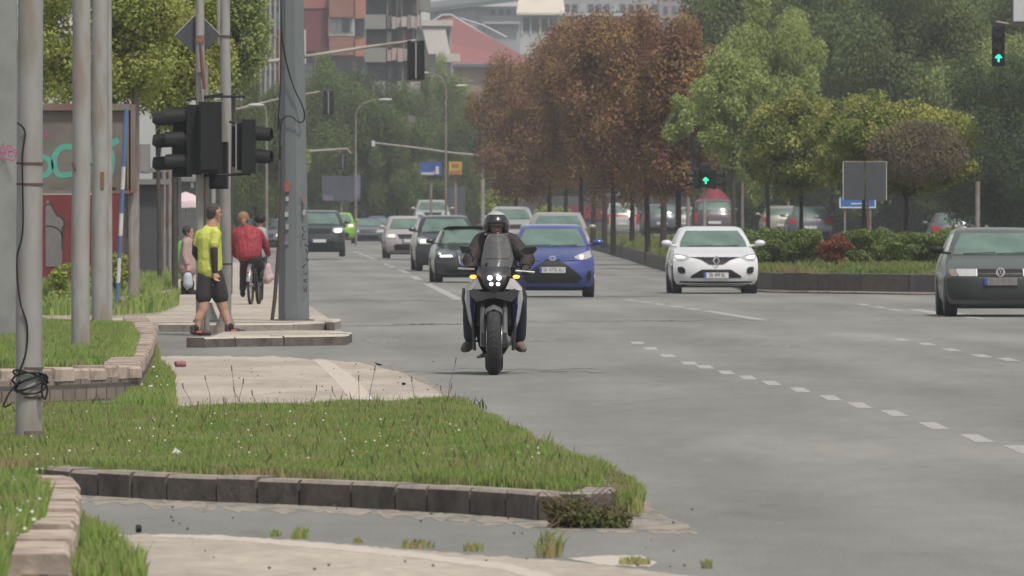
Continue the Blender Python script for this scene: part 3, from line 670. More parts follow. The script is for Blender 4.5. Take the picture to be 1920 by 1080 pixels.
# background trees: prototypes copied with their own size
def protos():
    P = []
    for i, (mat, k, rl, lo) in enumerate([(GRN, 34, (.2, .36), .35), (GRND, 30, (.22, .4), .4), (GRNL, 36, (.16, .3), .25), (GRN, 40, (.16, .3), .25)]):
        P.append(tree((0, -500, -60), 10, 3.6, (.7, 10), mat, BARK, 300+i, 'x', None, n=100000, leaf=.062, k=k+14, rl=rl, lo=lo, nlimb=14, trunk=.11, fill=.85))
    return P
PR = protos(); used = set()
def bgtree(kind, px, D, top, wpx, label, group, bot=None, rz=None):
    if kind in used: o = copy_tree(PR[kind])
    else: o = PR[kind]; used.add(kind)
    s = FPX/D; z = rise(D) if px < 1000 else medz(px, D); H = (HY-top)/s+EYE-z
    o.location = (X(px, D), D, z-.1); o.scale = (wpx/2/s/3.6, wpx/2/s/3.4, H/9.2); o.rotation_euler = (0, 0, rz if rz is not None else (px*.37) % 6.28)
    tag(o, label, 'tree', group); return o
gL = 'trees lining the far end of the road'
for i, (k, px, D, top, wd, lab) in enumerate([
    (0, 478, 420, 150, 150, 'hazy green tree just left of the tall steel mast'), (3, 560, 640, 160, 190, 'green tree behind the tall steel mast'),
    (0, 625, 560, 118, 170, 'green tree right of the mast before the terracotta balconies'), (1, 690, 620, 150, 190, 'darker green tree below the balcony tower'),
    (3, 745, 560, 172, 150, 'green tree with a ragged top under the hanging signal'), (0, 800, 700, 138, 150, 'green tree behind the tall curved street lamp'),
    (2, 832, 760, 108, 110, 'lighter green tree below the red roof'), (0, 872, 600, 190, 110, 'green tree touching the left edge of the copper crowns'),
    (3, 905, 700, 240, 120, 'low olive tree behind the blue and yellow signs'), (1, 590, 820, 200, 220, 'dark hazy tree far behind the mast'),
    (1, 660, 900, 210, 230, 'dark hazy tree filling the end of the road'), (1, 760, 880, 230, 200, 'distant dark tree over the grey saloon'), (2, 520, 500, 200, 120, 'light green tree between the two left signal arms'),
    (1, 860, 820, 250, 180, 'distant dark tree behind the blue billboard'), (1, 500, 800, 260, 200, 'dark distant tree low behind the cyclists'), (3, 700, 760, 250, 160, 'dark green tree over the green hatchback'),
    (1, 960, 760, 300, 200, 'dark tree seen between the copper trunks'), (1, 1060, 700, 280, 220, 'dark tree low behind the copper trunks')]):
    bgtree(k, px, D, top, wd, lab, gL)
for i, (k, px, D, top, wd, lab) in enumerate([(1, 470, 560, 300, 200, 'low dark tree behind the twin cyclists'), (0, 610, 700, 270, 220, 'low green tree behind the black SUV'), (3, 770, 620, 285, 190, 'low green tree under the long bare arm'), (1, 870, 640, 300, 170, 'low dark tree by the blue billboard'), (0, 690, 960, 120, 240, 'distant green tree top below the balcony tower')]):
    bgtree(k, px, D, top, wd, lab, gL)
gR = 'tall green trees behind the right carriageway'
for i, (k, px, D, top, wd, lab) in enumerate([(0, 1390, 440, -90, 300, 'tall green tree at the left of the right-hand woods'), (3, 1480, 480, -110, 340, 'tall green tree behind the light green one'), (0, 1620, 470, -120, 360, 'tall green tree above the sign backs'), (1, 1740, 450, -110, 380, 'tall dark green tree above the widest round tree'),
    (0, 1870, 480, -110, 340, 'tall green tree behind the green arrow signal'), (2, 1800, 400, 10, 300, 'lighter green tree left of the green arrow signal'), (1, 1450, 560, 250, 300, 'low dark tree behind the left round tree trunk'), (1, 1600, 560, 250, 320, 'low dark tree behind the blue sign'),
    (1, 1760, 540, 240, 320, 'low dark tree behind the widest round tree trunk'), (1, 1900, 540, 250, 280, 'low dark tree behind the dark green hatchback'), (0, 1340, 520, 120, 220, 'green tree behind the plum minivan')]):
    bgtree(k, px, D, top, wd, lab, gR)
for i, (k, px, D, top, wd, lab) in enumerate([
    (2, 1440, 330, -20, 240, 'tall light green tree above the left round tree'), (0, 1560, 420, -60, 330, 'tall green tree behind the middle of the round trees'),
    (3, 1690, 400, -70, 340, 'large loose green tree above the widest round tree'), (0, 1830, 430, -50, 320, 'tall green tree left of the upper right signal'),
    (1, 1880, 340, 120, 260, 'dark rounded green tree under the upper right signal'), (3, 1360, 470, -10, 240, 'tall green tree rising behind the copper row right end'),
    (1, 1500, 520, 60, 330, 'dark green tree in the gap behind the left round tree'), (1, 1760, 520, 60, 360, 'dark green tree deep behind the widest round tree'),
    (1, 1630, 560, 40, 360, 'dark green tree deep behind the sign backs'), (1, 1920, 500, -60, 320, 'dark tree at the right edge behind the signal'), (1, 1400, 600, 120, 260, 'distant dark tree over the maroon minivan'), (3, 1970, 420, -80, 300, 'green tree cut by the right edge of the picture')]):
    bgtree(k, px, D, top, wd, lab, gR)
for k in range(4):
    if k not in used: bgtree(k, 1300, 650, 150, 200, 'green tree far behind the copper trees', gR)
# olive tree canopy hanging behind the left poles
for i, (px, D, py, rpx, rz_, lab, mt) in enumerate([(187, 165, 60, 190, 230, 'olive green tree behind the front left poles and billboard', OLIVE), (329, 172, 40, 140, 240, 'olive green tree behind the diamond sign', OLIVE), (300, 195, 90, 110, 170, 'olive green tree low behind the diamond sign', OLIVE), (430, 185, 20, 96, 190, 'bright green tree edge between the poles and steel mast', GRNL)]):
    s = FPX/D; z = 0; top = Z(py-rz_, D); bot = Z(py+rz_, D)
    tree((X(px, D), D, z), top, rpx/s, (bot, top), mt, BARKG, 500+i, lab, 'trees behind the left poles', n=52000 if i < 2 else 30000, leaf=.036, k=110, rl=(.12, .24), lo=.25, trunk=.045, nlimb=26, name='tree')
# shrub in far planter
for i, (px, py, r, h, lab) in enumerate([(112, 565, 34, .75, 'yellow green bush against the red graffiti wall'), (160, 560, 30, .6, 'yellow green bush right of its twin by the red wall'), (215, 560, 26, .9, 'small bush behind the blue and white pole')]):
    x, d = G(px, py, .15); rs = np.random.RandomState(600+i); e = empty('bush', (x, d, .15), 0, lab, 'bush', 'bushes in the far planter')
    MB().tube([(0, 0, 0), (0, 0, h*.7)], [.02, .008], 5).build('stems', BARK, e)
    npmesh('foliage', leafcloud(crownlobes((0, 0, h*.5), (.32, .3, h*.5), 14, rs, (.25, .4), .8), 1500, .035, rs, lo=.2), 4, OLIVE, e)
# far scrub low behind the cars at the end of the median
for i, (px, D, rw, top, lab) in enumerate([(1035, 520, 45, 380, 'pale flowering shrub behind the silver roofs'), (935, 560, 60, 345, 'olive scrub left of the silver car roofs')]):
    s = FPX/D; z = .5; t = (HY-top)/s+EYE-z; rs = np.random.RandomState(700+i); e = empty('shrub', (X(px, D), D, z), 0, lab, 'shrub')
    MB().tube([(0, 0, 0), (0, 0, t*.7)], [.05, .01], 5).build('stems', BARK, e)
    npmesh('foliage', leafcloud(crownlobes((0, 0, t*.5), (rw/s, .8, t*.5), 18, rs, (.3, .45), .75), 5000, .08, rs, lo=.3), 4, OLIVE, e)
#@@PART2
# ---------------------------------------------------------------- poles and masts
def pole(px0, px1, base, z, top, label, group, mat=POLE, cat='pole', name='metal_pole', toppx=None, lean=0.0, bands=(), parts=None, toppy=None, D=None):
    xm = (px0+px1)/2; x, d = G(xm, base, z); s = FPX/d; r = (px1-px0)/2/s; H = top if toppy is None else Z(toppy, d)-z
    e = empty(name, (x, d, z), 0, label, cat, group); rt = r if toppx is None else toppx/2/s
    n = 9; mb = MB(); rs = random.Random(int(px0)); ax = lean
    mb.tube([(ax*H*i/n+rs.uniform(-.1, .1)*r, 0, -.1+(H+.1)*i/n) for i in range(n+1)], [r+(rt-r)*min(1, i/n*1.6) for i in range(n+1)], 16)
    mb.build('shaft', mat, e)
    return e, r, d, s
gp = 'grey poles on the left planters'
e, r, d, s = pole(31, 82, 838, .11, 9, 'thick weathered grey pole nearest the camera with black cable coiled round its foot', gp, toppx=44)
mb = MB()
for zz in ((838-745)/s, (838-690)/s, (838-306)/s, (838-345)/s): MB().lathe([(r*.9, zz-.006), (r*1.02, zz-.006), (r*1.02, zz+.006), (r*.9, zz+.006)], n=16).build('clamp', M('rusty_band', (.10, .06, .045), .8, var=.3), e)
mb = MB()
def P1(px, py): return ((px-56.5)/s, (838-py)/s)
for k in range(5):
    pts = []
    rr = random.Random(k)
    for i in range(25):
        a = i/24*2*math.pi; q = r*1.14*(1+rr.uniform(-.03, .05)); pts.append((q*math.cos(a)*(1.12 if k > 2 else 1), q*math.sin(a), (838-718)/s+.045*math.sin(a*1.0+k)+k*.014-.02))
    mb.tube(pts, .007, 5)
pts = [(x, -r*1.02-.004, z) for x, z in [P1(34, 230), P1(48, 248), P1(43, 300), P1(44, 430), P1(33, 485), P1(38, 560), P1(52, 610), P1(50, 660), P1(36, 700)]]
mb.tube(smoothline(pts, 5), .006, 5)
pts = [(*P1(a, b)[:1], -r-.02, P1(a, b)[1]) for a, b in [(78, 710), (90, 725), (86, 748), (80, 735), (82, 712)]]; mb.tube(smoothline(pts, 4), .007, 5)
pts = [(*P1(a, b)[:1], -r-.02, P1(a, b)[1]) for a, b in [(40, 712), (20, 735), (8, 762), (22, 757)]]; mb.tube(smoothline(pts, 4), .006, 5)
mb.build('cable', BLK, e)
MB().tube([(0, 0, -.05), (0, 0, .1)], [r*1.12, r*1.02], 16).build('foot', M('rust_foot', (.12, .095, .08), .9, var=.4, scale=9), e)
e, r, d, s = pole(134, 169, 662, .25, 9, 'smooth pale grey pole standing on the middle planter grass', gp, toppx=33)
mb = MB(); mb.tube([(-r*.9, -r*.6, (662-305)/s), (-r*.6, -r*.9, (662-320)/s)], .012, 5); mb.build('wire', DGREY, e)
e, r, d, s = pole(171, 203, 611, .25, 9, 'grey pole with a rust stain, just right of the smooth pale one', gp, toppx=29)
MB().box((r*.35, -r*.93, (611-338)/s), (.04, .03, .2)).build('rust_patch', M('rust', (.2, .09, .05), .9, var=.3), e)
pole(199, 211, 600, .13, 9, 'thin grey pole tucked behind the rust-stained one', gp, toppx=9)
e, r, d, s = pole(245, 262, 576, .05, 9, 'grey pole with a dark foot right of the striped pole', gp, POLEP, toppx=13)
e, r, d, s = pole(263, 277, 528, .18, 1.9+.4, 'grey post carrying a grey control box', gp, POLEP)
mb = MB(); mb.box((.02, 0, (528-298)/s), (.24, .18, .66)); o = mb.build('control_box', M('box_grey', (.16, .155, .155), .6, var=.08), e, smooth=0)
MB().box((.02, -.095, (528-298)/s), (.19, .012, .58)).build('door', M('box_grey2', (.18, .17, .17), .6, var=.08), e, smooth=0)
pole(278, 290, 515, .18, 1.5, 'short grey stump post between the control box and thin posts', gp, POLEP, toppx=10)
pole(303, 311, 530, .12, 2.7, 'thin rusty post, left of a pair beside the black column', gp, POLEP)
pole(315, 322, 530, .12, 2.6, 'thin rusty post touching the black column', gp, POLEP)
pole(234, 240, 528, .12, 2.4, 'thin brown post just right of the striped pole', gp, POLEP)
pole(322, 334, 552, .12, 2.2, 'black square-looking column left of the woman in pink', None, BLK, cat='column', name='column')
# blue and white leaning pole
x, d = G(218, 606, .0); s = FPX/d; e = empty('striped_pole', (x, d, 0), 0, 'leaning blue and white banded pole in front of the billboard', 'pole')
BLU = M('blue_paint', (.055, .12, .24), .6, var=.15); WHT = M('chalk_white', (.42, .42, .42), .7, var=.12)
ys = [606, 575, 530, 484, 442, 400, 355, 312, 205]; mb = MB()
for i in range(8):
    f0 = (606-ys[i])/401; f1 = (606-ys[i+1])/401; X_ = lambda f: f*19/s
    mb.tube([(X_(f0), 0, f0*401/s), (X_(f1), 0, f1*401/s)], .031 if i < 7 else .034, 12, mi=(1 if i % 2 == 0 else 0))
mb.build('shaft', [BLU, WHT], e)
# pole in front of the walking man, with the concrete foot
e, r, d, s = pole(412, 434, 627, 0, 9, 'tall pale pole with a conical concrete foot beside the man in yellow', None, toppx=18)
MB().lathe([(.19, -.02), (.17, .03), (.085, .24), (.08, .26)], n=20).build('concrete_foot', KERBT, e)
for zz in ((627-495)/s, (627-68)/s): MB().lathe([(r*.8, zz-.01), (r*1.04, zz-.01), (r*1.04, zz+.012), (r*.8, zz+.012)], n=16).build('clamp', DGREY, e)
mb = MB().tube([(-r*1.1, 0, 3.9), (-r*1.1, 0, 9)], .03, 8); mb.build('conduit', POLE, e)
# wide mast at the left edge
x, d = G(0, 640, .25); e = empty('broad_mast', (X(34, d)-.33, d, .2), 0, 'broad pale mast cut by the left edge with pink scribble', 'mast')
mb = MB(); mb.lathe([(.34, -.1), (.34, 6), (.33, 9)], n=8, arc=(R(22.5), R(382.5))); mb.build('shaft', M('broad_mast_paint', (.19, .20, .19), .6, var=.08, scale=3, col2=(.16, .165, .155), scale2=2), e, smooth=20)
PINK = M('pink_spray', (.32, .06, .16), .8, var=.1); s = FPX/d
for body, px, py, sz in (('de.', 16, 278, .16), ('ncrcyi', 14, 290, .13)):
    text('scribble', body, sz, ((px-34)*d/FPX+.33, -.34*math.cos(R(22.5))-.004, Z(py, d)-.2), PINK, e, rot=(R(90), R(-12), 0))
mb = MB().ribbon([((0-34)/s+.33, Z(296, d)-.2), ((30-34)/s+.33, Z(302, d)-.2)], .012, -.34*math.cos(R(22.5))-.004); mb.build('underline', PINK, e)
# big steel mast
D = G(554, 601, .12)[1]; s = FPX/D; e = empty('steel_mast', (X(551, D), D, .12), 0, 'large faceted blue-grey steel mast beside the road with stickers and cable', 'mast')
r0, r1 = .225, .165; H = 9; mb = MB(); a0 = R(-90+14)
def hexr(r, z, dx=0): return [(dx+r*math.cos(a0+i*math.pi/4), r*math.sin(a0+i*math.pi/4), z) for i in range(8)]
rg = [hexr(r0+(r1-r0)*min(z/5, 1.5), z, -.02*min(z/3.2, 2.5)) for z in (-.05, 1, 2, 3, 4, 6, 9)]
mb.rings(rg); mb.build('shaft', MAST, e, smooth=10)
MB().lathe([(.30, -.02), (.29, .015), (.24, .02)], n=12).build('base_plate', DGREY, e)
mb = MB()
def ms(px, py): return ((px-551)/s, (601-py)/s)
pts = [(ms(a, b)[0], -.26, ms(a, b)[1]) for a, b in [(527, -5), (529, 60), (536, 110), (550, 160), (566, 195), (572, 215), (568, 229), (556, 226), (548, 219), (535, 219), (528, 232), (526, 260), (525, 300)]]
mb.tube(smoothline(pts, 5), .011, 6)
pts = [(ms(a, b)[0], -.25, ms(a, b)[1]) for a, b in [(528, 60), (527, 150), (524, 200), (522, 245), (526, 222)]]; mb.tube(smoothline(pts, 4), .009, 6)
mb.build('cable', BLK, e)
mb = MB(); pts = [(ms(a, b)[0], -.24, ms(a, b)[1]) for a, b in [(529, 275), (527, 380), (522, 480), (516, 560), (511, 600)]]; mb.tube(pts, [.014, .02, .026, .028, .026], 8); mb.build('cable_pipe', M('dark_brown', (.05, .035, .035), .8, var=.3), e)
for px, py, w_, h_, c in [(539, 350, .07, .14, (.25, .07, .05)), (539, 373, .045, .06, (.3, .3, .28)), (538, 402, .05, .07, (.3, .3, .29)), (539, 425, .045, .08, (.24, .24, .23)), (571, 375, .04, .1, (.25, .10, .10)), (571, 398, .035, .07, (.3, .3, .3)), (538, 455, .05, .06, (.14, .13, .19))]:
    a = ms(px, py); MB().box((a[0], -.198 if px < 560 else -.186, a[1]), (w_, .03, h_)).build('sticker', M('sticker_%d' % px+str(py), c, .7, var=.25, scale=20), e, smooth=0)
def mastscribble():
    mb = MB(); rs = random.Random(4)
    for k in range(9):
        px = 572+rs.uniform(-3, 4); py = 430+k*14; a = [ms(px+rs.uniform(-4, 5), py+rs.uniform(-6, 6)) for _ in range(4)]
        mb.ribbon(smoothline(a, 4), .012, -.225)
    mb.build('graffiti', INK, e, smooth=0)
mastscribble()

# ---------------------------------------------------------------- traffic lights
def head(parent, loc, rz, n=3, lit=None, plate=True, sc=1.0, hood=.26, arrow=False, name='signal_head'):
    h = .3*sc; mb = MB(); W = .3*sc
    mb.box((0, 0, 0), (W, .2*sc, n*h+.03)); mb.box((0, .12*sc, 0), (W*.8, .05, n*h-.06))
    for i in range(n):
        z = (n-1)*h/2-i*h
        for a in range(1): pass
        ring = []
        for (yy, rr, sag) in ((-.09*sc, .125*sc, 0), (-.09*sc-hood*sc, .118*sc, -.015)):
            ring.append([(rr*math.cos(R(t)), yy+(.05*sc if (t < -10 or t > 190) and yy < -.1*sc else 0), z+sag+rr*math.sin(R(t))) for t in range(-30, 211, 20)])
        inner = [[(p[0]*.93, p[1], z+(p[2]-z)*.93) for p in q] for q in ring]
        mb.rings([ring[0], ring[1], inner[1], inner[0]], closed=False, cap=False)
    o = mb.build(name, BLK, parent, smooth=30); o.location = loc; o.rotation_euler = (0, 0, rz)
    if plate:
        p = MB().box((0, .02, 0), (W+.02, .012, n*h+.1)); q = p.build('rim_panel', DGREY, o, smooth=0)
    for i in range(n):
        z = (n-1)*h/2-i*h; on = lit == i
        if on and arrow:
            b = MB(); q = .085*sc; th = .022*sc
            b.ribbon([(0, z-q), (0, z+q*.9)], th*1.3, -.104*sc); b.ribbon([(-q*.85, z+q*.1), (0, z+q*.95), (q*.85, z+q*.1)], th*1.3, -.105*sc)
            b.build('arrow', GREENL, o, smooth=0)
        MB().lathe([(.11*sc, -.101*sc), (.11*sc, -.1*sc), (0.001, -.104*sc)][:2], (0, 0, z), 16, 'Y').build('lens', GREENL if on and not arrow else M('dark_lens', (.03, .02, .02), .2, var=0), o, smooth=0)
    return o
def bracket(parent, a, b, r=.02): MB().tube([a, b], r, 6).build('bracket', BLK, parent)
D7 = G(376, 612, .12)[1]; s = FPX/D7; b7 = empty('traffic_light', (X(377, D7), D7, .12), 0, 'cluster of black traffic lights and a diamond sign back on twin pipes behind the man', 'traffic light')
q = lambda px, py: ((px-377)/s, (612-py)/s-.0)
mb = MB().tube([(q(375, 0)[0], 0, -.1), (q(375, 0)[0], 0, 6)], .055, 12); mb.build('pole', POLE, b7)
mb = MB().tube([(q(387, 0)[0], .05, -.1), (q(386, 0)[0], .05, (612-200)/s), (q(384, 0)[0], .05, (612-120)/s)], .042, 10); mb.build('side_pipe', POLEP, b7)
x_, z_ = q(362, 262); head(b7, (x_+.02, 0, z_), R(-90), 3, sc=1.0, hood=.3, plate=False)
x_, z_ = q(345, 262); head(b7, (x_-.03, .3, z_-.03), R(-100), 3, sc=1.0, hood=.3, plate=False)
x_, z_ = q(395, 258); head(b7, (x_, -.25, z_), R(180), 3, sc=1.02, plate=False)
x_, z_ = q(402, 296); head(b7, (x_+.02, .25, z_-.1), R(174), 2, sc=1.0, plate=False)
x_, z_ = q(447, 275); head(b7, (x_+.08, .1, z_), R(78), 2, sc=1.0, hood=.28, plate=False)
MB().box((q(443, 0)[0], -.07, q(0, 275)[1]), (.022, .02, .64)).build('rim_strip', POLEP, b7, smooth=0)
MB().box((q(467, 0)[0], .1, q(0, 275)[1]), (.18, .5, .72)).build('back_box', BLK, b7, smooth=0)
MB().tube([(q(392, 0)[0], 0, q(0, 181)[1]), (q(460, 0)[0], 0, q(0, 181)[1]+.0), (q(462, 0)[0], 0, q(0, 232)[1])][:2], .02, 6).build('bracket', BLK, b7)
bracket(b7, (q(350, 0)[0], 0, q(0, 187)[1]), (q(418, 0)[0], 0, q(0, 176)[1])); bracket(b7, (q(375, 0)[0], 0, q(0, 330)[1]), (q(470, 0)[0], 0, q(0, 326)[1])); bracket(b7, (q(430, 0)[0], 0, q(0, 228)[1]), (q(480, 0)[0], 0, q(0, 236)[1]))
x_, z_ = q(371, 66); dsz = 43/s
MB().plate([(x_-dsz, z_), (x_, z_-dsz), (x_+dsz, z_), (x_, z_+dsz)], -.01, .01).build('sign_panel', M('sign_back', (.045, .048, .055), .6, var=.1), b7, smooth=0)
b7_front = MB().ribbon([(x_-dsz, z_), (x_, z_+dsz), (x_+dsz, z_)], .012, -.014).build('sign_rim', M('rim_pale', (.35, .33, .3), .6), b7, smooth=0)
MB().tube([(x_+.03, -.07, z_+.3), (x_+.03, -.07, z_-.5)], .06, 10).build('sleeve', POLE, b7)
MB().box((x_+.04, -.13, z_-.05), (.1, .03, .09)).build('rust_clip', M('rust', (.2, .09, .05), .9), b7, smooth=0)
MB().tube([(x_+.04, -.14, z_-.12), (x_+.09, -.13, z_-.72)], [.018, .024], 6).build('rusty_strap', M('rust_red', (.16, .06, .05), .9, var=.3), b7)
# cone beside it
x, d = G(389, 604, .12); mb = MB().lathe([(.2, 0), (.2, .03), (.15, .03), (.06, .27)], n=20); e = empty('traffic_cone', (x, d, .12), 0, 'dark cone with a white collar standing behind the man in yellow', 'traffic cone')
mb.build('cone', DGREY, e); MB().lathe([(.085, .27), (.045, .42), (.04, .43)], n=20).build('collar', WHT, e)

def arm_signal(px_pole, D, pts, headpx, n, label, light_arrow=None, group='signal gantries over the road', rz=180, sc=1.0, lit=None, arrow=False, strip=True, arm_r=.06, name='signal_gantry'):
    z0 = rise(D) if headpx[0] < 1200 else medz(min(px_pole, 1900), D); x0 = X(px_pole, D)
    e = empty(name, (x0, D, z0), 0, label, 'traffic light', group); L = lambda px, py: (X(px, D)-x0, 0, Z(py, D)-z0)
    P = [L(*p) for p in pts]; MB().tube([(0, 0, -.2), (0, 0, P[0][2]+.1)], [.12, .09], 10).build('pole', POLE, e)
    MB().tube([(0, 0, P[0][2])]+P, [arm_r*1.3]*1+[arm_r*(1-.35*i/len(P)) for i in range(len(P))], 8).build('arm', M('arm_grey', (.3, .28, .26), .6, var=.2, scale=1.2, col2=(.16, .09, .06), scale2=.6, amt2=.6), e)
    if headpx:
        c = L(headpx[0], (headpx[1]+headpx[2])/2); hh = (headpx[2]-headpx[1])*D/FPX; sc = hh/(n*.3+.1)
        hd = head(e, (c[0], -.0, c[2]), R(rz), n, sc=sc, lit=lit, arrow=arrow, hood=.24)
        if strip: MB().box((c[0], -.2*sc, c[2]), (.035*sc, .02, hh*.92)).build('rim_strip', POLE, e, smooth=0); MB().box((c[0]-.17*sc, -.1*sc, c[2]), (.1*sc, .05, hh)).build('back_box', BLK, e, smooth=0); MB().box((c[0]+.17*sc, -.1*sc, c[2]), (.1*sc, .05, hh)).build('back_box', BLK, e, smooth=0)
    return e
arm_signal(425, 240, [(440, 124), (480, 119), (530, 112), (600, 102), (690, 88), (780, 76)], (780, 76, 150), 3, 'long rust-spotted signal arm with the largest hanging black traffic light', arm_r=.055)
arm_signal(424, 400, [(445, 205), (530, 184), (600, 172)][:3], (616, 170, 215), 3, 'middle signal arm carrying a black traffic light before the green trees', arm_r=.06)
arm_signal(500, 545, [(505, 290), (570, 284), (650, 279), (658, 288)], (643, 287, 317), 3, 'farthest left signal arm with a small pale-framed traffic light', arm_r=.07, strip=True)
D = 500; e = empty('bare_arm_post', (X(905, D), D, rise(D)), 0, 'long pale arm without a lamp reaching over the road from the right', 'pole arm')
MB().tube([(0, 0, 0), (0, 0, Z(292, D)-rise(D))], .1, 8).build('pole', POLE, e)
MB().tube([(X(p, D)-X(905, D), 0, Z(y, D)-rise(D)) for p, y in [(905, 292), (850, 287), (780, 277), (703, 268)]], [.07, .055, .05, .045], 8).build('arm', POLE, e); MB().box((X(700, D)-X(905, D), 0, Z(269, D)-rise(D)), (.18, .1, .3)).build('end_cap', WHT, e)
# upper right signal
D = 234; e = arm_signal(2040, D, [(1990, 66), (1950, 52), (1920, 49), (1890, 45), (1868, 41)], (1872, 47, 125), 3, 'overhead traffic light at upper right showing a green up arrow', group=None, rz=0, lit=2, arrow=True, strip=False, arm_r=.045)
x0 = X(2040, D); z0 = e.location.z
o = MB().box((X(1962, D)-x0, -.12, Z(-20, D)-z0), (1.65, .06, 1.6)).build('sign_panel', M('sign_pale', (.42, .43, .45), .5, var=.05), e, smooth=0)
mb = MB()
for a, b in (((1897, 41), (2027, 41)), ((1898, -80), (1898, 41))): mb.tube([(X(a[0], D)-x0, -.13, Z(a[1], D)-z0), (X(b[0], D)-x0, -.13, Z(b[1], D)-z0)], .035, 6)
mb.build('sign_frame', DGREY, e)
# median signal with green light
D = 262; z = medz(1322, D); e = empty('traffic_light', (X(1321, D), D, z), 0, 'traffic light on a thin pale post in the median behind the white hatchback, lit green', 'traffic light')
MB().tube([(0, 0, -.1), (0, 0, Z(350, D)-z)], .045, 10).build('pole', POLE, e)
c = Z(340, D)-z
head(e, (X(1323, D)-X(1321, D), -.05, c+.16), 0, 2, lit=1, arrow=True, sc=.95); head(e, (-.23, .05, c+.06), R(-75), 2, sc=.8); head(e, (.26, .05, c+.06), R(75), 2, sc=.8)
# double sign back
D = 224; z = medz(1627, D); e = empty('double_sign', (X(1627, D), D, z), 0, 'pair of blank dark sign backs on a rusty post before the round trees', 'sign')
MB().tube([(0, .03, -.1), (0, .03, Z(304, D)-z)], .034, 8).build('post', M('rusty_post', (.10, .055, .045), .85, var=.3), e)
for a, b, nm in ((1581, 1621, 0), (1623, 1662, 1)):
    o = MB().box(((X(a, D)+X(b, D))/2-X(1627, D), 0, (Z(303, D)+Z(375, D))/2-z), ((b-a)*D/FPX, .02, 72*D/FPX)).build('sign_panel', M('sign_back', (.045, .048, .055), .6, var=.1), e, smooth=0)
    mb = MB(); xa = X(a, D)-X(1627, D); xb = X(b, D)-X(1627, D); zt = Z(303, D)-z; zb = Z(375, D)-z
    mb.ribbon([(xa, zb), (xa, zt)] if nm == 0 else [(xb, zb), (xb, zt)], .02, -.013); mb.ribbon([(xa, zt), (xb, zt)], .014, -.013); mb.build('rim', M('rim_pale', (.35, .33, .3), .6), o, smooth=0)
# blue direction board behind it
D = 300; z = medz(1610, D); BLUS = M('sign_blue', (.03, .10, .30), .5, var=.08)
e = empty('blue_sign', (X(1608, D), D, z), 0, 'blue road sign low behind the double sign backs', 'sign')
MB().box((0, 0, Z(380, D)-z), (1.15, .04, .36)).build('sign_panel', BLUS, e, smooth=0)
mb = MB(); h_ = Z(380, D)-z
for q1, q2 in (((-.55, h_-.15), (.55, h_-.15)), ((-.55, h_-.15), (-.55, h_+.15)), ((.55, h_-.15), (.55, h_+.15)), ((-.2, h_-.03), (.35, h_-.03))): mb.ribbon([q1, q2], .025, -.024)
mb.build('white_border', WHITE, e, smooth=0)
for px in (-.4, .4): MB().tube([(px, .04, -.1), (px, .04, Z(382, D)-z)], .03, 6).build('post', POLEP, e)

# ---------------------------------------------------------------- street lamps
def lamp(px, D, top, reach, label, flip=-1, low=0):
    z = rise(D) if px < 1200 else medz(px, D); H = Z(top, D)-z; a = reach*D/FPX; e = empty('street_lamp', (X(px, D), D, z), 0, label, 'street lamp', 'curved street lamps')
    pts = [(0, 0, -.2), (0, 0, H*.5), (0, 0, H-.85)]+[(flip*a*(1-math.cos(R(t))), 0, H-.85+.85*math.sin(R(t))) for t in (20, 45, 70, 90)]
    MB().tube(pts, [.07, .055, .04, .035, .032, .03, .03], 8).build('pole', POLEP, e)
    MB().ball((flip*(a+.3), 0, H-.02), (.36, .12, .07), 10).build('lamp_head', WHT, e); return e
lamp(836, 470, 136, 34, 'tall curved street lamp rising over the blue billboard, arm to the left')
lamp(667, 500, 186, 45, 'curved street lamp over the grey saloon, arm to the right', 1)
lamp(500, 400, 196, 6, 'thin straight street lamp between the red cyclist and steel mast', -1)
lamp(1392, 430, 96, 52, 'curved lamp poking out of the copper crowns, arm to the left')
lamp(1330, 520, 0, 20, 'lamp nearly lost in the trees above the copper row')
lamp(1478, 440, 44, 40, 'curved lamp half hidden in the light green crown', -1)
lamp(905, 560, 160, 30, 'curved lamp by the left edge of the copper crowns', -1)
lamp(790, 820, 205, 30, 'far lamp just left of the red roof wall', 1)
pole(1826, 1836, 489, .1, 5.3, 'grey post right of the widest round tree', None, name='metal_pole') if 0 else None

# ---------------------------------------------------------------- left background
D = 150; s = FPX/D; zb = .18
e = empty('billboard', (X(165, D), D, zb), 0, 'old brown billboard with teal spray letters on rusty frame', 'billboard')
bx = lambda px: X(px, D)-X(165, D); bz = lambda py: Z(py, D)-zb
BB = M('billboard_board', (.125, .115, .10), .8, var=.12, scale=2, col2=(.10, .085, .075), scale2=1.2)
MB().box(((bx(60)+bx(247))/2, 0, (bz(204)+bz(357))/2), (bx(247)-bx(60), .06, bz(204)-bz(357))).build('board', BB, e, smooth=0)
FR = M('billboard_frame', (.15, .13, .115), .8, var=.2, scale=3, col2=(.14, .06, .045), scale2=1.5, amt2=.6)
mb = MB()
mb.box(((bx(60)+bx(250))/2, -.06, bz(201)), (bx(250)-bx(60), .14, .1)); mb.box(((bx(60)+bx(250))/2, -.06, bz(360)), (bx(250)-bx(60), .12, .05)); mb.box((bx(250), -.06, (bz(196)+bz(362))/2), (.07, .16, bz(196)-bz(362)))
mb.box((bx(240), -.05, (bz(206)+bz(356))/2), (.03, .08, bz(206)-bz(356)))
mb.build('frame', FR, e, smooth=0)
for px in (70, 246): MB().tube([(bx(px), .1, -.2), (bx(px), .1, bz(210))], .05, 8).build('leg', POLEP, e)
TEAL = M('teal_spray', (.065, .27, .21), .8, var=.12)
def stroke(pts, w_): MB().ribbon([(bx(a), bz(b)) for a, b in smoothline(pts, 5)], w_, -.034).build('letter', TEAL, e, smooth=0)
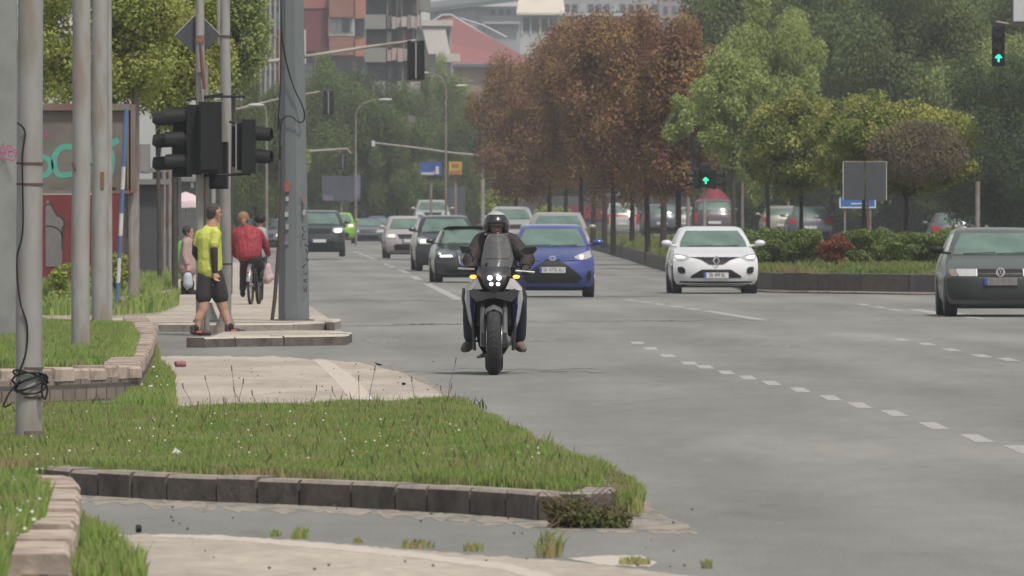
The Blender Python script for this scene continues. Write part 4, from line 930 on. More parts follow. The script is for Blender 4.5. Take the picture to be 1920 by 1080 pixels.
stroke([(62, 305), (75, 294), (92, 300), (95, 316), (86, 328), (70, 330)], .09)
stroke([(135, 276), (118, 276), (104, 290), (102, 312), (112, 328), (135, 326)], .09)
stroke([(150, 275), (158, 290), (168, 312)], .09); stroke([(176, 275), (170, 300), (158, 330)], .09)
stroke([(200, 285), (208, 272), (222, 262)], .1); stroke([(204, 272), (210, 300), (206, 328)], .1)
MB().ribbon([(bx(84), bz(245)), (bx(90), bz(252)), (bx(83), bz(256))], .03, -.034).build('pink_mark', PINK, e, smooth=0)
MB().box((bx(205), -.05, bz(355)), (.2, .1, .06)).build('bracket', BLK, e, smooth=0)
# red graffiti wall
D = 190; z = .1; e = empty('graffiti_wall', (X(150, D), D, z), 0, 'dark red kiosk wall with a grey bubble shape under the billboard', 'wall')
RW = M('red_wall', (.125, .016, .02), .7, var=.18, scale=2)
wx = lambda px: X(px, D)-X(150, D); wz = lambda py: Z(py, D)-z
MB().box(((wx(20)+wx(228))/2, .6, wz(365)/2), (wx(228)-wx(20), 1.2, wz(365))).build('wall', RW, e, smooth=0)
def bub(pts, m_, y): mb = MB(); q = smoothline(pts, 6); mb.plate([(wx(a), wz(b)) for a, b in q], y, y+.01); return mb.build('bubble_shape', m_, e, smooth=0)
sh = [(86, 500), (86, 384), (95, 383), (103, 396), (108, 404), (116, 408), (121, 420), (117, 430), (117, 470), (115, 500)]
mb = MB(); mb.plate([(wx(a), wz(b)) for a, b in smoothline(sh, 5)], -.012, -.002); mb.build('bubble_shape', M('grey_spray', (.14, .13, .13), .8, var=.15), e, smooth=0)
mb = MB(); mb.ribbon([(wx(a), wz(b)) for a, b in smoothline(sh[1:-1], 5)], .03, -.016); mb.ribbon([(wx(a), wz(b)) for a, b in smoothline([(86, 424), (100, 425), (112, 432), (118, 445)], 5)], .025, -.016); mb.build('outline', INK, e, smooth=0)
# kiosk row behind the posts
def boxhut(px0, px1, top, D, label, col, parts=(), name='kiosk', cat='kiosk', roof=None, bot=None):
    z = rise(D); w_ = (px1-px0)*D/FPX; h_ = Z(top, D)-z; e = empty(name, (X((px0+px1)/2, D), D, z), 0, label, cat)
    MB().box((0, 1.2, h_/2), (w_, 2.4, h_)).build('wall', M(label[:18], col, .75, var=.15, scale=2), e, smooth=0)
    MB().box((0, 1.15, h_+.05), (w_+.3, 2.8, .12)).build('roof', M(label[:18]+'r', roof or (.15, .15, .15), .7), e, smooth=0)
    for (a, b, c, d_, col_, nm) in parts:
        xa = X(a, D)-X((px0+px1)/2, D); xb = X(b, D)-X((px0+px1)/2, D); za = Z(c, D)-z; zb_ = Z(d_, D)-z
        MB().box(((xa+xb)/2, -.02, (za+zb_)/2), (xb-xa, .06, za-zb_)).build(nm, M(nm+str(a)+str(c), col_, .6, var=.12, scale=5), e, smooth=0)
    return e
boxhut(206, 300, 345, 215, 'dark kiosk between the red wall and the thin posts', (.045, .045, .05), [(212, 232, 380, 500, (.028, .03, .035), 'door'), (240, 262, 385, 440, (.07, .08, .085), 'window')])
boxhut(286, 334, 322, 250, 'dark slate kiosk behind the thin posts with a blue panel', (.05, .055, .065), [(290, 306, 436, 505, (.05, .13, .24), 'panel'), (310, 330, 350, 420, (.03, .035, .04), 'window')])
boxhut(306, 372, 340, 300, 'grey kiosk with a pale awning edge under the traffic lights', (.07, .075, .075), [(308, 372, 308, 336, (.19, .2, .195), 'awning'), (315, 330, 345, 395, (.03, .03, .03), 'window'), (358, 363, 342, 352, (.5, .5, .5), 'notice')], bot=None)
D = 330; e = empty('market_stall', (X(404, D), D, rise(D)), 0, 'stall with a mustard yellow awning behind the pale pole', 'stall')
MB().box((0, .6, 1.45), (1.0, 1.2, .75), top=.8).build('awning', M('mustard', (.26, .24, .05), .8), e, smooth=0); MB().box((0, .6, .5), (.9, 1, 1.0)).build('counter', DGREY, e, smooth=0)
for sx in (-.45, .45): MB().tube([(sx, 0, 0), (sx, 0, 1.2)], .03, 6).build('leg', POLE, e)
e = empty('recycling_bin', (X(340, 235), 235, .05), 0, 'tall bright green recycling bin beside the black column', 'bin')
mb = MB(); mb.lathe([(.02, 1.02), (.06, 1.0), (.1, .92), (.125, .8), (.13, .05), (.11, 0)][::-1], n=18); o = mb.build('body', M('bright_green', (.09, .33, .06), .5, var=.08), e); MB().lathe([(.135, .1), (.14, .13), (.13, .16)], n=18).build('band', M('dull_green', (.05, .16, .05), .6), e)
D = 260; e = empty('parasol', (X(348, D), D, .05), 0, 'pale pink parasol above the woman in the long coat', 'parasol')
PK = M('parasol_pink', (.52, .40, .42), .8, var=.06); h_ = Z(388, D)
mb = MB(); rings = []
for r_, zz in ((.02, .36), (.25, .28), (.46, .12), (.5, 0), (.5, -.06)): rings.append([(r_*(1.0 if k % 2 else .93)*math.cos(k*math.pi/8), r_*(1.0 if k % 2 else .93)*math.sin(k*math.pi/8), h_+zz-(0 if k % 2 or r_ < .4 else .02)) for k in range(16)])
mb.rings(rings, cap=False); mb.build('canopy', PK, e, smooth=30); MB().tube([(0, 0, 0), (0, 0, h_+.36)], .018, 6).build('stem', POLE, e)
# white direction board with yellow lane arrows
D = 360; z = rise(D); e = empty('direction_board', (X(355, D), D, z), 0, 'pale direction board with yellow lane panel and black up arrows behind the leaves', 'sign')
dx = lambda px: X(px, D)-X(355, D); dz = lambda py: Z(py, D)-z
MB().box(((dx(290)+dx(402))/2, 0, (dz(84)+dz(166))/2), (dx(402)-dx(290), .08, dz(84)-dz(166))).build('panel', M('board_white', (.42, .44, .45), .5, var=.06), e, smooth=0)
MB().box(((dx(403)+dx(418))/2, 0, (dz(88)+dz(168))/2), (dx(418)-dx(403), .08, dz(88)-dz(168))).build('yellow_panel', M('board_yellow', (.46, .33, .10), .5), e, smooth=0)
for py in (106, 149):
    mb = MB(); c_ = dx(411); mb.ribbon([(c_, dz(py+8)), (c_, dz(py-6))], .05, -.045); mb.ribbon([(c_-.09, dz(py-1)), (c_, dz(py-8)), (c_+.09, dz(py-1))], .05, -.046); mb.build('arrow', INK, e, smooth=0)
mb = MB()
for a, b, c in ((300, 392, 108), (310, 380, 126), (296, 350, 148)): mb.ribbon([(dx(a), dz(c)), (dx(b), dz(c))], .035, -.045)
mb.build('lettering', INK, e, smooth=0)
for px in (300, 400): MB().tube([(dx(px), .1, 0), (dx(px), .1, dz(90))], .08, 8).build('post', POLE, e)
# far billboards
def farboard(px0, px1, t, b, D, label, col, extra=(), nm='billboard'):
    z = rise(D); e = empty(nm, (X((px0+px1)/2, D), D, z), 0, label, 'billboard'); c0 = (px0+px1)/2
    MB().box((0, 0, (Z(t, D)+Z(b, D))/2-z), ((px1-px0)*D/FPX, .15, (b-t)*D/FPX)).build('panel', M(label[:20], col, .6, var=.2, scale=2), e, smooth=0)
    MB().tube([(0, .15, 0), (0, .15, Z(b, D)-z)], .06, 8).build('post', POLEP, e)
    for a, b_, c, d_, col_ in extra: MB().box((X((a+b_)/2, D)-X(c0, D), -.09, (Z(c, D)+Z(d_, D))/2-z), ((b_-a)*D/FPX, .03, (d_-c)*D/FPX)).build('artwork', M(label[:12]+str(a), col_, .6, var=.3, scale=6), e, smooth=0)
farboard(788, 828, 304, 330, 450, 'small blue billboard left of the yellow one', (.03, .07, .26), [(790, 812, 323, 328, (.4, .38, .38)), (817, 823, 312, 326, (.5, .48, .48)), (812, 816, 320, 328, (.3, .25, .3))])
farboard(842, 866, 303, 328, 455, 'small yellow billboard with red marks', (.36, .26, .05), [(847, 860, 306, 312, (.4, .1, .05)), (844, 864, 320, 327, (.3, .12, .08))])
farboard(604, 676, 330, 376, 545, 'hazy violet grey billboard far down the road', (.05, .055, .075), [(664, 675, 326, 372, (.1, .1, .16)), (606, 625, 366, 376, (.12, .1, .15))])
farboard(840, 872, 350, 405, 560, 'dark grey sign back behind the silver cars', (.05, .055, .065), nm='sign_back')
farboard(505, 520, 338, 346, 500, 'tiny white name plate sign beside the red cyclist', (.45, .45, .45), nm='street_sign')

# ---------------------------------------------------------------- buildings
def wallm(n_, c): return M(n_, c, .85, var=.1, scale=.6)
def bld(label, px0, px1, top, D, depth=14, col=(.3, .29, .27), name='apartment_building', cat='building', rz=0, flat=True, bot=418):
    z = rise(min(D, 700)); e = empty(name, (X((px0+px1)/2, D), D, z), 0, label, cat); w_ = (px1-px0)*D/FPX; h_ = Z(top, D)-z
    MB().box((0, depth/2, h_/2), (w_, depth, h_)).build('wall', wallm(label[:22], col), e, smooth=0)
    c0 = (px0+px1)/2; return e, (lambda px: X(px, D)-X(c0, D)), (lambda py: Z(py, D)-z)
def pan(e, nm, fx, fz, a, b, t, bt, mat, y=-.05, th=.1): return MB().box(((fx(a)+fx(b))/2, y, (fz(t)+fz(bt))/2), (abs(fx(b)-fx(a)), th, abs(fz(t)-fz(bt)))).build(nm, mat, e, smooth=0)
WIN = M('window_glass', (.06, .075, .085), .12, var=.3, scale=1); CURT = M('window_pale', (.3, .32, .32), .4, var=.15, scale=2)
# ribbed grey block
e, fx, fz = bld('grey apartment block with tall vertical ribs between leaves and mast', 440, 536, -60, 820, col=(.16, .155, .16))
for i, px in enumerate(range(444, 534, 9)):
    mb = MB().box((fx(px), -.25, (fz(-60)+fz(260))/2), (.13, .5, fz(-60)-fz(260))); mb.build('rib', wallm('rib', (.30, .29, .285)), e, smooth=0)
for j, py in enumerate((-20, 40, 100, 160, 220)):
    for i, px in enumerate(range(445, 533, 9)):
        if (i*3+j*5) % 4 != 0: pan(e, 'window', fx, fz, px+1.5, px+7.5, py-18, py+16, WIN if (i+j) % 3 else CURT, -.04)
    pan(e, 'floor_band', fx, fz, 440, 536, py+24, py+32, wallm('band', (.24, .235, .23)), -.06, .14)
pan(e, 'red_panel', fx, fz, 523, 534, 55, 160, wallm('salmon', (.40, .15, .10)), -.35, .5)
# maroon and terracotta block
e, fx, fz = bld('maroon and terracotta apartment block right of the mast with a white bay window', 566, 705, -40, 760, col=(.24, .20, .17))
pan(e, 'maroon_panel', fx, fz, 568, 619, 17, 96, wallm('maroon', (.13, .035, .045)), -.3, .6); pan(e, 'red_panel', fx, fz, 568, 628, -40, 16, wallm('redp', (.26, .10, .095)), -.35, .7)
pan(e, 'wall_panel', fx, fz, 590, 622, 97, 180, wallm('beigep', (.26, .22, .18)), -.2, .4)
TC = wallm('terracotta', (.21, .105, .08))
for t, b in ((-22, 33), (70, 104)): 
    o = pan(e, 'balcony', fx, fz, 618, 664, t, b, TC, -.9, 1.6); o = pan(e, 'balcony', fx, fz, 666, 688, t+4, b+2, wallm('terra2', (.33, .14, .09)), -.6, 1.0)
pan(e, 'bay_window', fx, fz, 616, 665, 33, 68, wallm('bay', (.40, .40, .38)), -.5, .9)
for a, b in ((621, 631), (634, 640), (643, 655), (658, 663)): pan(e, 'window', fx, fz, a, b, 36, 61, WIN if a in (643,) else CURT, -1.0, .1)
for a, b, t, bt in ((670, 684, 40, 66), (625, 640, 108, 150), (645, 660, 110, 150), (670, 686, 112, 150), (572, 584, 110, 150)): pan(e, 'window', fx, fz, a, b, t, bt, WIN, -.06)
pan(e, 'roof_slope', fx, fz, 566, 574, 56, 120, wallm('gutter', (.4, .39, .38)), -.6, .5)
# balcony tower
e, fx, fz = bld('tall weathered tower with cluttered pinkish balconies and laundry', 686, 786, -60, 700, col=(.085, .08, .08))
rs_ = random.Random(8)
for j, py in enumerate((-34, 28, 90, 152, 214)):
    pan(e, 'balcony', fx, fz, 684, 724, py, py+27, wallm('slab_grey', (.19, .185, .175)), -.8, 1.5)
    pan(e, 'shade_gap', fx, fz, 686, 724, py-33, py-1, M('loggia_shade', (.045, .05, .055), .4, var=.4, scale=.8), -.07)  # dark panel paints the shade inside the loggia above each balcony
    a = 726
    while a < 784:
        w_ = rs_.choice((5, 7, 9, 11)); c = rs_.choice(((.32, .24, .22), (.36, .33, .30), (.2, .17, .17), (.38, .28, .26), (.28, .26, .24), (.11, .10, .11)))
        pan(e, 'balcony', fx, fz, a, a+w_-.8, py+rs_.uniform(-3, 3)+3, py+24+rs_.uniform(-2, 4), wallm('bp%d' % int(c[0]*1000), c), -.5-rs_.uniform(0, .6), 1.0)
        if rs_.random() < .75: pan(e, 'window', fx, fz, a+.5, a+w_-1, py-30, py-3, rs_.choice((WIN, CURT, WIN, wallm('shut', (.12, .09, .08)))), -.06)
        if rs_.random() < .4: pan(e, 'post', fx, fz, a, a+1.1, py-34, py+2, wallm('bp2', (.34, .3, .27)), -.8, .15)
        a += w_
mb = MB().box((fx(786)+.3, 3, fz(-10)+.0), (1.0, 2.4, 60*700/FPX)); mb.build('side_balcony', wallm('slab_grey', (.19, .185, .175)), e, smooth=0)
# red-roofed hall
D = 900; s = FPX/D; z = .8; c0 = 860; fx = lambda px: X(px, D)-X(c0, D); fz = lambda py: Z(py, D)-z
e = empty('red_roofed_hall', (X(c0, D), D, z), 0, 'hall with a big faded red hip roof above the far trees', 'building')
RF = M('red_roof_metal', (.21, .075, .075), .6, var=.12, scale=3, stretch=(6, .3, .3))
ry = 5.0
mb = MB(); A = [(fx(788), 0, fz(64)), (fx(862), 0, fz(118)), (fx(1000), 0, fz(120)), (fx(960), ry, fz(86)), (fx(845), ry, fz(27)), (fx(830), ry, fz(25)), (fx(792), ry*.5, fz(46))]
mb.add([(fx(770), 0, fz(118)), (fx(1010), 0, fz(120)), (fx(942), ry, fz(84)), (fx(846), ry, fz(28)), (fx(829), ry, fz(28)), (fx(780), ry, fz(56)), (fx(770), ry, fz(60))], [(0, 1, 2, 3, 4, 5, 6)])
mb.add([(fx(846), ry, fz(28)), (fx(942), ry, fz(84)), (fx(1010), 0, fz(120)), (fx(1010), ry*3, fz(120)), (fx(880), ry*2.4, fz(44))], [(0, 1, 2, 3, 4)])
mb.build('roof', RF, e, smooth=0)
mb = MB()
for pts in ([(780, 58), (829, 27), (846, 27), (880, 48), (942, 84)],): mb.tube([(fx(a), ry-.05, fz(b)+.05) for a, b in pts], .1, 6)
mb.tube([(fx(862), ry*1.6, fz(31)), (fx(905), ry*1.5, fz(44)), (fx(951), ry*1.2, fz(68))], .09, 6)
mb.build('ridge_cap', WHT, e)
MB().box(((fx(850)+fx(1010))/2, 6, (fz(124)+fz(420))/2), (fx(1010)-fx(850), 11.9, fz(124)-fz(420))).build('wall', wallm('ochre_wall', (.24, .18, .13)), e, smooth=0)
MB().box(((fx(850)+fx(1010))/2, 5.4, fz(123)), (fx(1010)-fx(845), 12.5, .3)).build('eaves', wallm('eave', (.1, .09, .09)), e, smooth=0)
MB().box(((fx(878)+fx(888))/2, -.1, fz(151)), (.5, .1, .12)).build('lamp', WHT, e, smooth=0)
# dormer house in front
D = 860; c0 = 820; fx = lambda px: X(px, D)-X(c0, D); fz = lambda py: Z(py, D)-z
e = empty('dormer_house', (X(c0, D), D, z), 0, 'pale house with a white ribbed sloping roof panel left of the red roof', 'building')
mb = MB(); mb.add([(fx(792), -.8, fz(48)), (fx(833), -.8, fz(48)), (fx(843), -2.4, fz(102)), (fx(805), -2.4, fz(102))], [(0, 3, 2, 1)])
for i in range(13):
    t = i/12; mb.tube([(fx(792)+(fx(833)-fx(792))*t, -.85, fz(48)), (fx(805)+(fx(843)-fx(805))*t, -2.45, fz(102))], .055, 5)
mb.build('ribbed_roof', M('ribbed_white', (.42, .40, .38), .6, var=.12, scale=4), e, smooth=0)
pan(e, 'fascia', fx, fz, 780, 849, 38, 49, wallm('cream', (.42, .39, .36)), -.6, 1.4); pan(e, 'terrace', fx, fz, 818, 863, 102, 117, wallm('cream', (.42, .39, .36)), -1.8, 3)
pan(e, 'wall', fx, fz, 790, 846, 49, 420, wallm('cream2', (.30, .27, .25)), 2, 4); pan(e, 'window', fx, fz, 836, 842, 56, 96, WIN, -.06)
# upper grey house
e, fx, fz = bld('long grey house with a dark low roof on the slope above the red roof', 806, 978, 12, 1150, depth=12, col=(.25, .27, .29), name='hillside_house')
mb = MB(); mb.add([(fx(800), -1, fz(16)), (fx(986), -1, fz(-8)), (fx(986), 6, fz(-20)), (fx(800), 6, fz(2)), (fx(800), -1, fz(24)), (fx(986), -1, fz(1)), (fx(986), 6, fz(1)), (fx(800), 6, fz(24))], [(0, 1, 2, 3), (4, 5, 1, 0), (5, 6, 2, 1), (7, 4, 0, 3)]); mb.build('roof', wallm('dark_roof', (.10, .12, .12)), e, smooth=0)
pan(e, 'dark_band', fx, fz, 900, 976, 30, 41, wallm('dband', (.1, .11, .12)), -.4, .9); pan(e, 'railing', fx, fz, 905, 976, 41, 45, wallm('rail', (.3, .31, .33)), -.9, .1)
for a in (808, 820, 862, 873, 884, 921, 936, 950, 964): pan(e, 'window', fx, fz, a, a+7, 18, 28, WIN if a > 900 else CURT, -.06)
# white house with pale roof
D = 1000; e, fx, fz = bld('cream house with a pale pitched roof and white framed windows', 975, 1052, 28, D, depth=10, col=(.36, .36, .35), name='hillside_house')
mb = MB(); mb.add([(fx(968), -1, fz(24)), (fx(1060), -1, fz(24)), (fx(1052), 6, fz(-34)), (fx(978), 6, fz(-34)), (fx(968), -1, fz(28)), (fx(1060), -1, fz(28))], [(0, 1, 2, 3), (4, 5, 1, 0)]); mb.build('roof', wallm('pale_roof', (.48, .44, .38)), e, smooth=0)
for a, b in ((980, 992), (996, 1010), (1016, 1026), (1030, 1044)): pan(e, 'window', fx, fz, a, b, 34, 58, WIN, -.06)
for a in (978, 994, 1012, 1028, 1046): pan(e, 'window_frame', fx, fz, a, a+2, 30, 64, wallm('framew', (.5, .5, .5)), -.15, .15)
e, fx, fz = bld('wide pale apartment block showing above the copper crowns', 1050, 1240, -40, 1100, col=(.25, .25, .26))
for a in range(1058, 1236, 15):
    for t in (-18, 8, 34): pan(e, 'window', fx, fz, a, a+10, t, t+14, WIN if (a+t) % 4 else CURT, -.06)
pan(e, 'ledge', fx, fz, 1050, 1240, 25, 30, wallm('ledge', (.36, .36, .37)), -.5, .9)
e, fx, fz = bld('mauve grey block above the right end of the copper crowns', 1236, 1345, -30, 1050, col=(.23, .20, .20))
for a in range(1244, 1340, 16):
    for t in (-14, 12, 40, 68): pan(e, 'window', fx, fz, a, a+8, t, t+14, WIN, -.06)
pan(e, 'drainpipe', fx, fz, 1317, 1320, -30, 20, wallm('framew', (.5, .5, .5)), -.3, .2)
# dark shop backdrop, added to supply the dark under the tree canopy
D = 560; e = empty('shop_backdrop', (X(1600, D), D, .9), 0, 'low dark shop-front backdrop added for the shade under the trees behind the hedge', 'building')
MB().box((0, 3, 1.3), (26, 6, 2.8)).build('wall', wallm('shopdark', (.05, .055, .06)), e, smooth=0)
for i in range(14): MB().box((-12.2+i*1.85, -.04, .95), (1.4, .08, 1.7)).build('window', M('shop_glass%d' % (i % 3), [(.04, .05, .055), (.07, .075, .08), (.03, .035, .04)][i % 3], .2, var=.3), e, smooth=0)
D = 640; e = empty('shop_backdrop', (X(1150, D), D, .7), 0, 'dark shop front seen between the copper trunks', 'building')
MB().box((0, 3, 1.3), (14, 6, 2.6)).build('wall', wallm('shopdark2', (.055, .06, .06)), e, smooth=0)
MB().box((-1.6, -.05, 1.5), (3, .1, .9)).build('red_shopfront', M('shop_red', (.13, .015, .02), .6), e, smooth=0); MB().box((1.6, -.05, 1.2), (2.4, .1, 2.0)).build('window', WIN, e, smooth=0)
# red umbrella-like bin and green dome behind the cars
D = 400; z = medz(1330, D); e = empty('red_canopy', (X(1338, D), D, z), 0, 'red market canopy behind the maroon minivan', 'canopy')
mb = MB(); mb.rings([[(r_*math.cos(k*.524), r_*math.sin(k*.524), Z(y_, D)-z) for k in range(12)] for r_, y_ in ((.1, 350), (.45, 362), (.75, 378), (.75, 384))], cap=False); mb.build('canopy', M('canopy_red', (.14, .015, .025), .7), e); MB().tube([(0, 0, 0), (0, 0, Z(350, D)-z)], .03, 6).build('pole', POLE, e)
D = 380; z = medz(1803, D); e = empty('glass_bank', (X(1804, D), D, z), 0, 'dark green domed recycling container behind the red-tailed car', 'recycling container')
MB().lathe([(.7, 0), (.72, .9), (.66, 1.15), (.5, 1.4), (.28, 1.54), (.05, 1.58)], n=20).build('body', M('dome_green', (.03, .12, .065), .45, var=.1), e); MB().box((0, -.62, 1.05), (.3, .1, .16)).build('slot', BLK, e)
for px, D_, lab in ((1833, 300, 'grey lamp column right of the widest round tree'), (1290, 350, 'thin trunk-like grey post behind the copper row')):
    z = medz(px, D_); e = empty('metal_pole', (X(px, D_), D_, z), 0, lab, 'pole'); MB().tube([(0, 0, -.1), (0, 0, 2.3)], .07, 8).build('shaft', POLEP, e)
# extra copper-row stems
for i, (px, D_) in enumerate(((1243, 318), (1112, 410), (1133, 395))):
    z = medz(px, D_); rs_2 = random.Random(i); e = empty('copper_tree', (X(px, D_), D_, z), 0, ['bare lower stem of a slim copper tree left of the nearest one', 'slim dark stem at the left of the copper row trunks', 'slim dark stem second from left among the copper trunks'][i], 'copper tree', 'copper-leaved trees on the median')
    MB().tube([(0, 0, -.2), (.03, 0, 1.5), (-.05, 0, 4)], [.12, .1, .06], 8).build('trunk', BARK, e)
    rs = np.random.RandomState(800+i); npmesh('crown', leafcloud(crownlobes((0, 0, 4.6), (1.1, 1.1, 2.2), 14, rs), 3500, .075, rs, lo=.3), 4, COPPER, e)
#@@PART3
# ---------------------------------------------------------------- cars
ROWS = {  # z (of 1.44), front y, rear y inset, half width factor, corner depth front, exponent
 'hatch': [(.17, .16, .22, .84), (.21, .07, .12, .92), (.30, .02, .04, .975), (.45, .0, .0, 1), (.60, .015, .0, 1), (.70, .06, .02, .995), (.76, .16, .03, .985), (.82, .34, .05, .97), (.89, .64, .08, .95), (.955, .98, .12, .925), (.985, 1.08, .15, .905), (1.08, 1.24, .20, .87), (1.20, 1.46, .30, .815), (1.32, 1.72, .42, .75), (1.375, 1.86, .50, .72), (1.405, 2.0, .60, .685), (1.43, 2.3, .8, .60), (1.44, 2.7, 1.2, .42)],
 'sedan': [(.17, .16, .22, .84), (.21, .07, .12, .92), (.30, .02, .04, .975), (.45, .0, .0, 1), (.60, .015, .0, 1), (.70, .07, .02, .995), (.76, .22, .03, .985), (.82, .5, .05, .97), (.88, .85, .10, .95), (.935, 1.18, .2, .925), (.965, 1.28, .6, .90), (1.06, 1.46, .85, .86), (1.18, 1.7, 1.05, .80), (1.30, 1.98, 1.3, .735), (1.365, 2.14, 1.45, .70), (1.40, 2.3, 1.6, .66), (1.43, 2.6, 1.8, .57), (1.44, 2.9, 2.0, .4)]}
def car(name, label, cat, px, D, zg, L, W, H, paint, style, yaw=None, rear=False, body='hatch', group=None, lights='lamp', plate=None, far=False, mirror=None):
    k = H/1.44; rows = [(z*k, f*L/4.2, L-r_*L/4.2, w_*W/2) for z, f, r_, w_ in ROWS[body]]
    if style.get('upright'): rows = [(z, f*.82, b, w_+(W/2*.04 if i > 10 else 0)) for i, (z, f, b, w_) in enumerate(rows)]
    def row(z):
        if z <= rows[0][0]: return rows[0]
        for a, b in zip(rows, rows[1:]):
            if z <= b[0]:
                t = (z-a[0])/(b[0]-a[0]); return tuple(a[i]*(1-t)+b[i]*t for i in range(4))
        return rows[-1]
    cf = .30; pe = 3.2
    def fy(x, z): r_ = row(z); return r_[1]+cf*min(abs(x)/r_[3], 1)**pe-L/2
    def ry(x, z): r_ = row(z); return r_[2]-.22*min(abs(x)/r_[3], 1)**pe-L/2
    def sx(y, z):
        r_ = row(z); y0 = r_[1]+cf; y1 = r_[2]-.22; t = min(max((y+L/2-y0)/(y1-y0), 0), 1); return r_[3]*(1-.03*(2*t-1)**2)
    if yaw is None: yaw = math.atan(590/FPX)
    if rear: yaw = yaw+math.pi
    e = empty(name, (X(px, D)-(0 if rear else 1)*math.sin(yaw)*L/2*(1), D+L/2, zg), yaw, label, cat, group)
    mb = MB(); rings = []; nf = 30; ns = 8
    for z, f, b, w_ in rows:
        ring = []
        xs = [-w_*math.cos(math.pi*(i+.5)/(nf)) if 0 else w_*math.sin(-math.pi/2+math.pi*i/nf) for i in range(nf+1)]
        for x in xs: ring.append((x, fy(x, z), z))
        for i in range(1, ns):
            t = i/ns; y = (f+cf)*(1-t)+(b-.22)*t-L/2; ring.append((sx(y, z), y, z))
        for x in xs[::-1]: ring.append((x, ry(x, z), z))
        for i in range(1, ns):
            t = i/ns; y = (b-.22)*(1-t)+(f+cf)*t-L/2; ring.append((-sx(y, z), y, z))
        rings.append(ring)
    mb.rings(rings); mb.build('body', paint, e, smooth=26)
    def patch(nm, rws, mat, off=.006, n=10, surf='f', sgn=1, parent=e, build=True, mb=None):
        own = mb is None; mb = mb or MB(); P = []
        R2 = []
        for a, b in zip(rws, rws[1:]):
            m_ = max(1, int(abs(b[0]-a[0])*H/.05))
            for i in range(m_): t = i/m_; R2.append(tuple(a[q]*(1-t)+b[q]*t for q in range(3)))
        R2.append(rws[-1])
        for zf, a, b in R2:
            z = zf*H
            if surf in 'fr':
                a_, b_ = a*W/2*sgn, b*W/2*sgn; fn = fy if surf == 'f' else ry; sg = -1 if surf == 'f' else 1
                P.append([(a_+(b_-a_)*i/n, fn(a_+(b_-a_)*i/n, z)+sg*off, z) for i in range(n+1)])
            else:
                a_, b_ = a*L-L/2, b*L-L/2; P.append([(sgn*(sx(a_+(b_-a_)*i/n, z)+off), a_+(b_-a_)*i/n, z) for i in range(n+1)])
        vs = [p for r_ in P for p in r_]; m_ = n+1; fs = [(i*m_+j, i*m_+j+1, (i+1)*m_+j+1, (i+1)*m_+j) for i in range(len(P)-1) for j in range(n)]
        # thickness skirt back towards the body
        ctr = Vector((0, 0, .6)); bd = [i for i in range(m_)]+[(i)*m_+n for i in range(1, len(P))]+[(len(P)-1)*m_+j for j in range(n-1, -1, -1)]+[i*m_ for i in range(len(P)-2, 0, -1)]
        base = len(vs); dv = {'f': (0, 1, 0), 'r': (0, -1, 0), 's': (-sgn, 0, 0)}[surf]
        for i in bd: vs.append(tuple(vs[i][q]+dv[q]*(off+.012) for q in range(3)))
        for i in range(len(bd)): j = (i+1) % len(bd); fs.append((bd[i], bd[j], base+j, base+i))
        mb.add(vs, fs)
        return mb.build(nm, mat, parent, smooth=40) if (own and build) else mb
    ZW = 1.0/1.44 if body == 'hatch' else .98/1.44
    # windows
    patch('windscreen', [(ZW, -.80, .80), (.78, -.765, .765), (.85, -.70, .70), (.915, -.635, .635), (.935, -.615, .615)], GLASS, .014, 24)
    patch('rear_window', [(ZW+.03, -.74, .74), (.80, -.71, .71), (.87, -.65, .65), (.92, -.60, .60)], GLASS, .014, 24, surf='r')
    for sg in (-1, 1):
        patch('side_window', [(ZW, .335, .84), (.80, .40, .82), (.90, .485, .78), (.92, .50, .77)], GLASS, surf='s', sgn=sg)
    # wheels
    tr = .315*k; wy = (.80*L/4.2-L/2, L/2-.78*L/4.2)
    for sg in (-1, 1):
        for y in wy:
            patch('wheel_arch', [(.12, (y-.36*k+L/2)/L, (y+.36*k+L/2)/L), (.30, (y-.37*k+L/2)/L, (y+.37*k+L/2)/L), (.40, (y-.30*k+L/2)/L, (y+.30*k+L/2)/L), (.455, (y-.14*k+L/2)/L, (y+.14*k+L/2)/L)], BLK, .003, 8, 's', sg)
            x0 = sg*(W/2-.205); x1 = sg*(W/2+.004)
            o = MB().lathe([(tr*.6, x0), (tr*.96, x0+sg*.005), (tr, x0+sg*.03), (tr, x1-sg*.03), (tr*.95, x1-sg*.003), (tr*.62, x1)], (0, y, tr), 28, 'X').build('wheel', RUB, e)
            if not far: MB().lathe([(tr*.62, x1-sg*.03), (tr*.62, x1+sg*.004), (tr*.5, x1-sg*.012), (tr*.15, x1-sg*.002)], (0, y, tr), 20, 'X').build('rim', RIM, o)
    mb = MB(); mb.box((0, 0, .17*k), (W*.8, L*.86, .07)); mb.build('underbody', BLK, e, smooth=0)
    # mirrors
    mz = ZW*H+.04
    for sg in (-1, 1):
        q = row(mz); mb = MB(); my = -L/2+1.28*L/4.2*(.85 if style.get('upright') else 1)
        mb.ball((sg*(W/2+.095), my, mz+.04), (.115, .07, .068), 12); mb.tube([(sg*(q[3]-.03), my+.06, mz-.02), (sg*(W/2+.05), my+.01, mz)], .025, 6)
        mb.build('wing_mirror', mirror or paint, e)
    # style pieces
    S = style
    for nm, mat, rws in S.get('sym', []): patch(nm, rws, mat, .05 if nm == 'bumper' else .014, 20, 'r' if rear else 'f')
    for nm, mat, rws in S.get('pair', []):
        for sg in (-1, 1): patch(nm, rws, mat, .026 if nm in ('led_strip', 'lamp_bulb', 'lamp_rim') else .018, 8, 'r' if rear else 'f', sg)
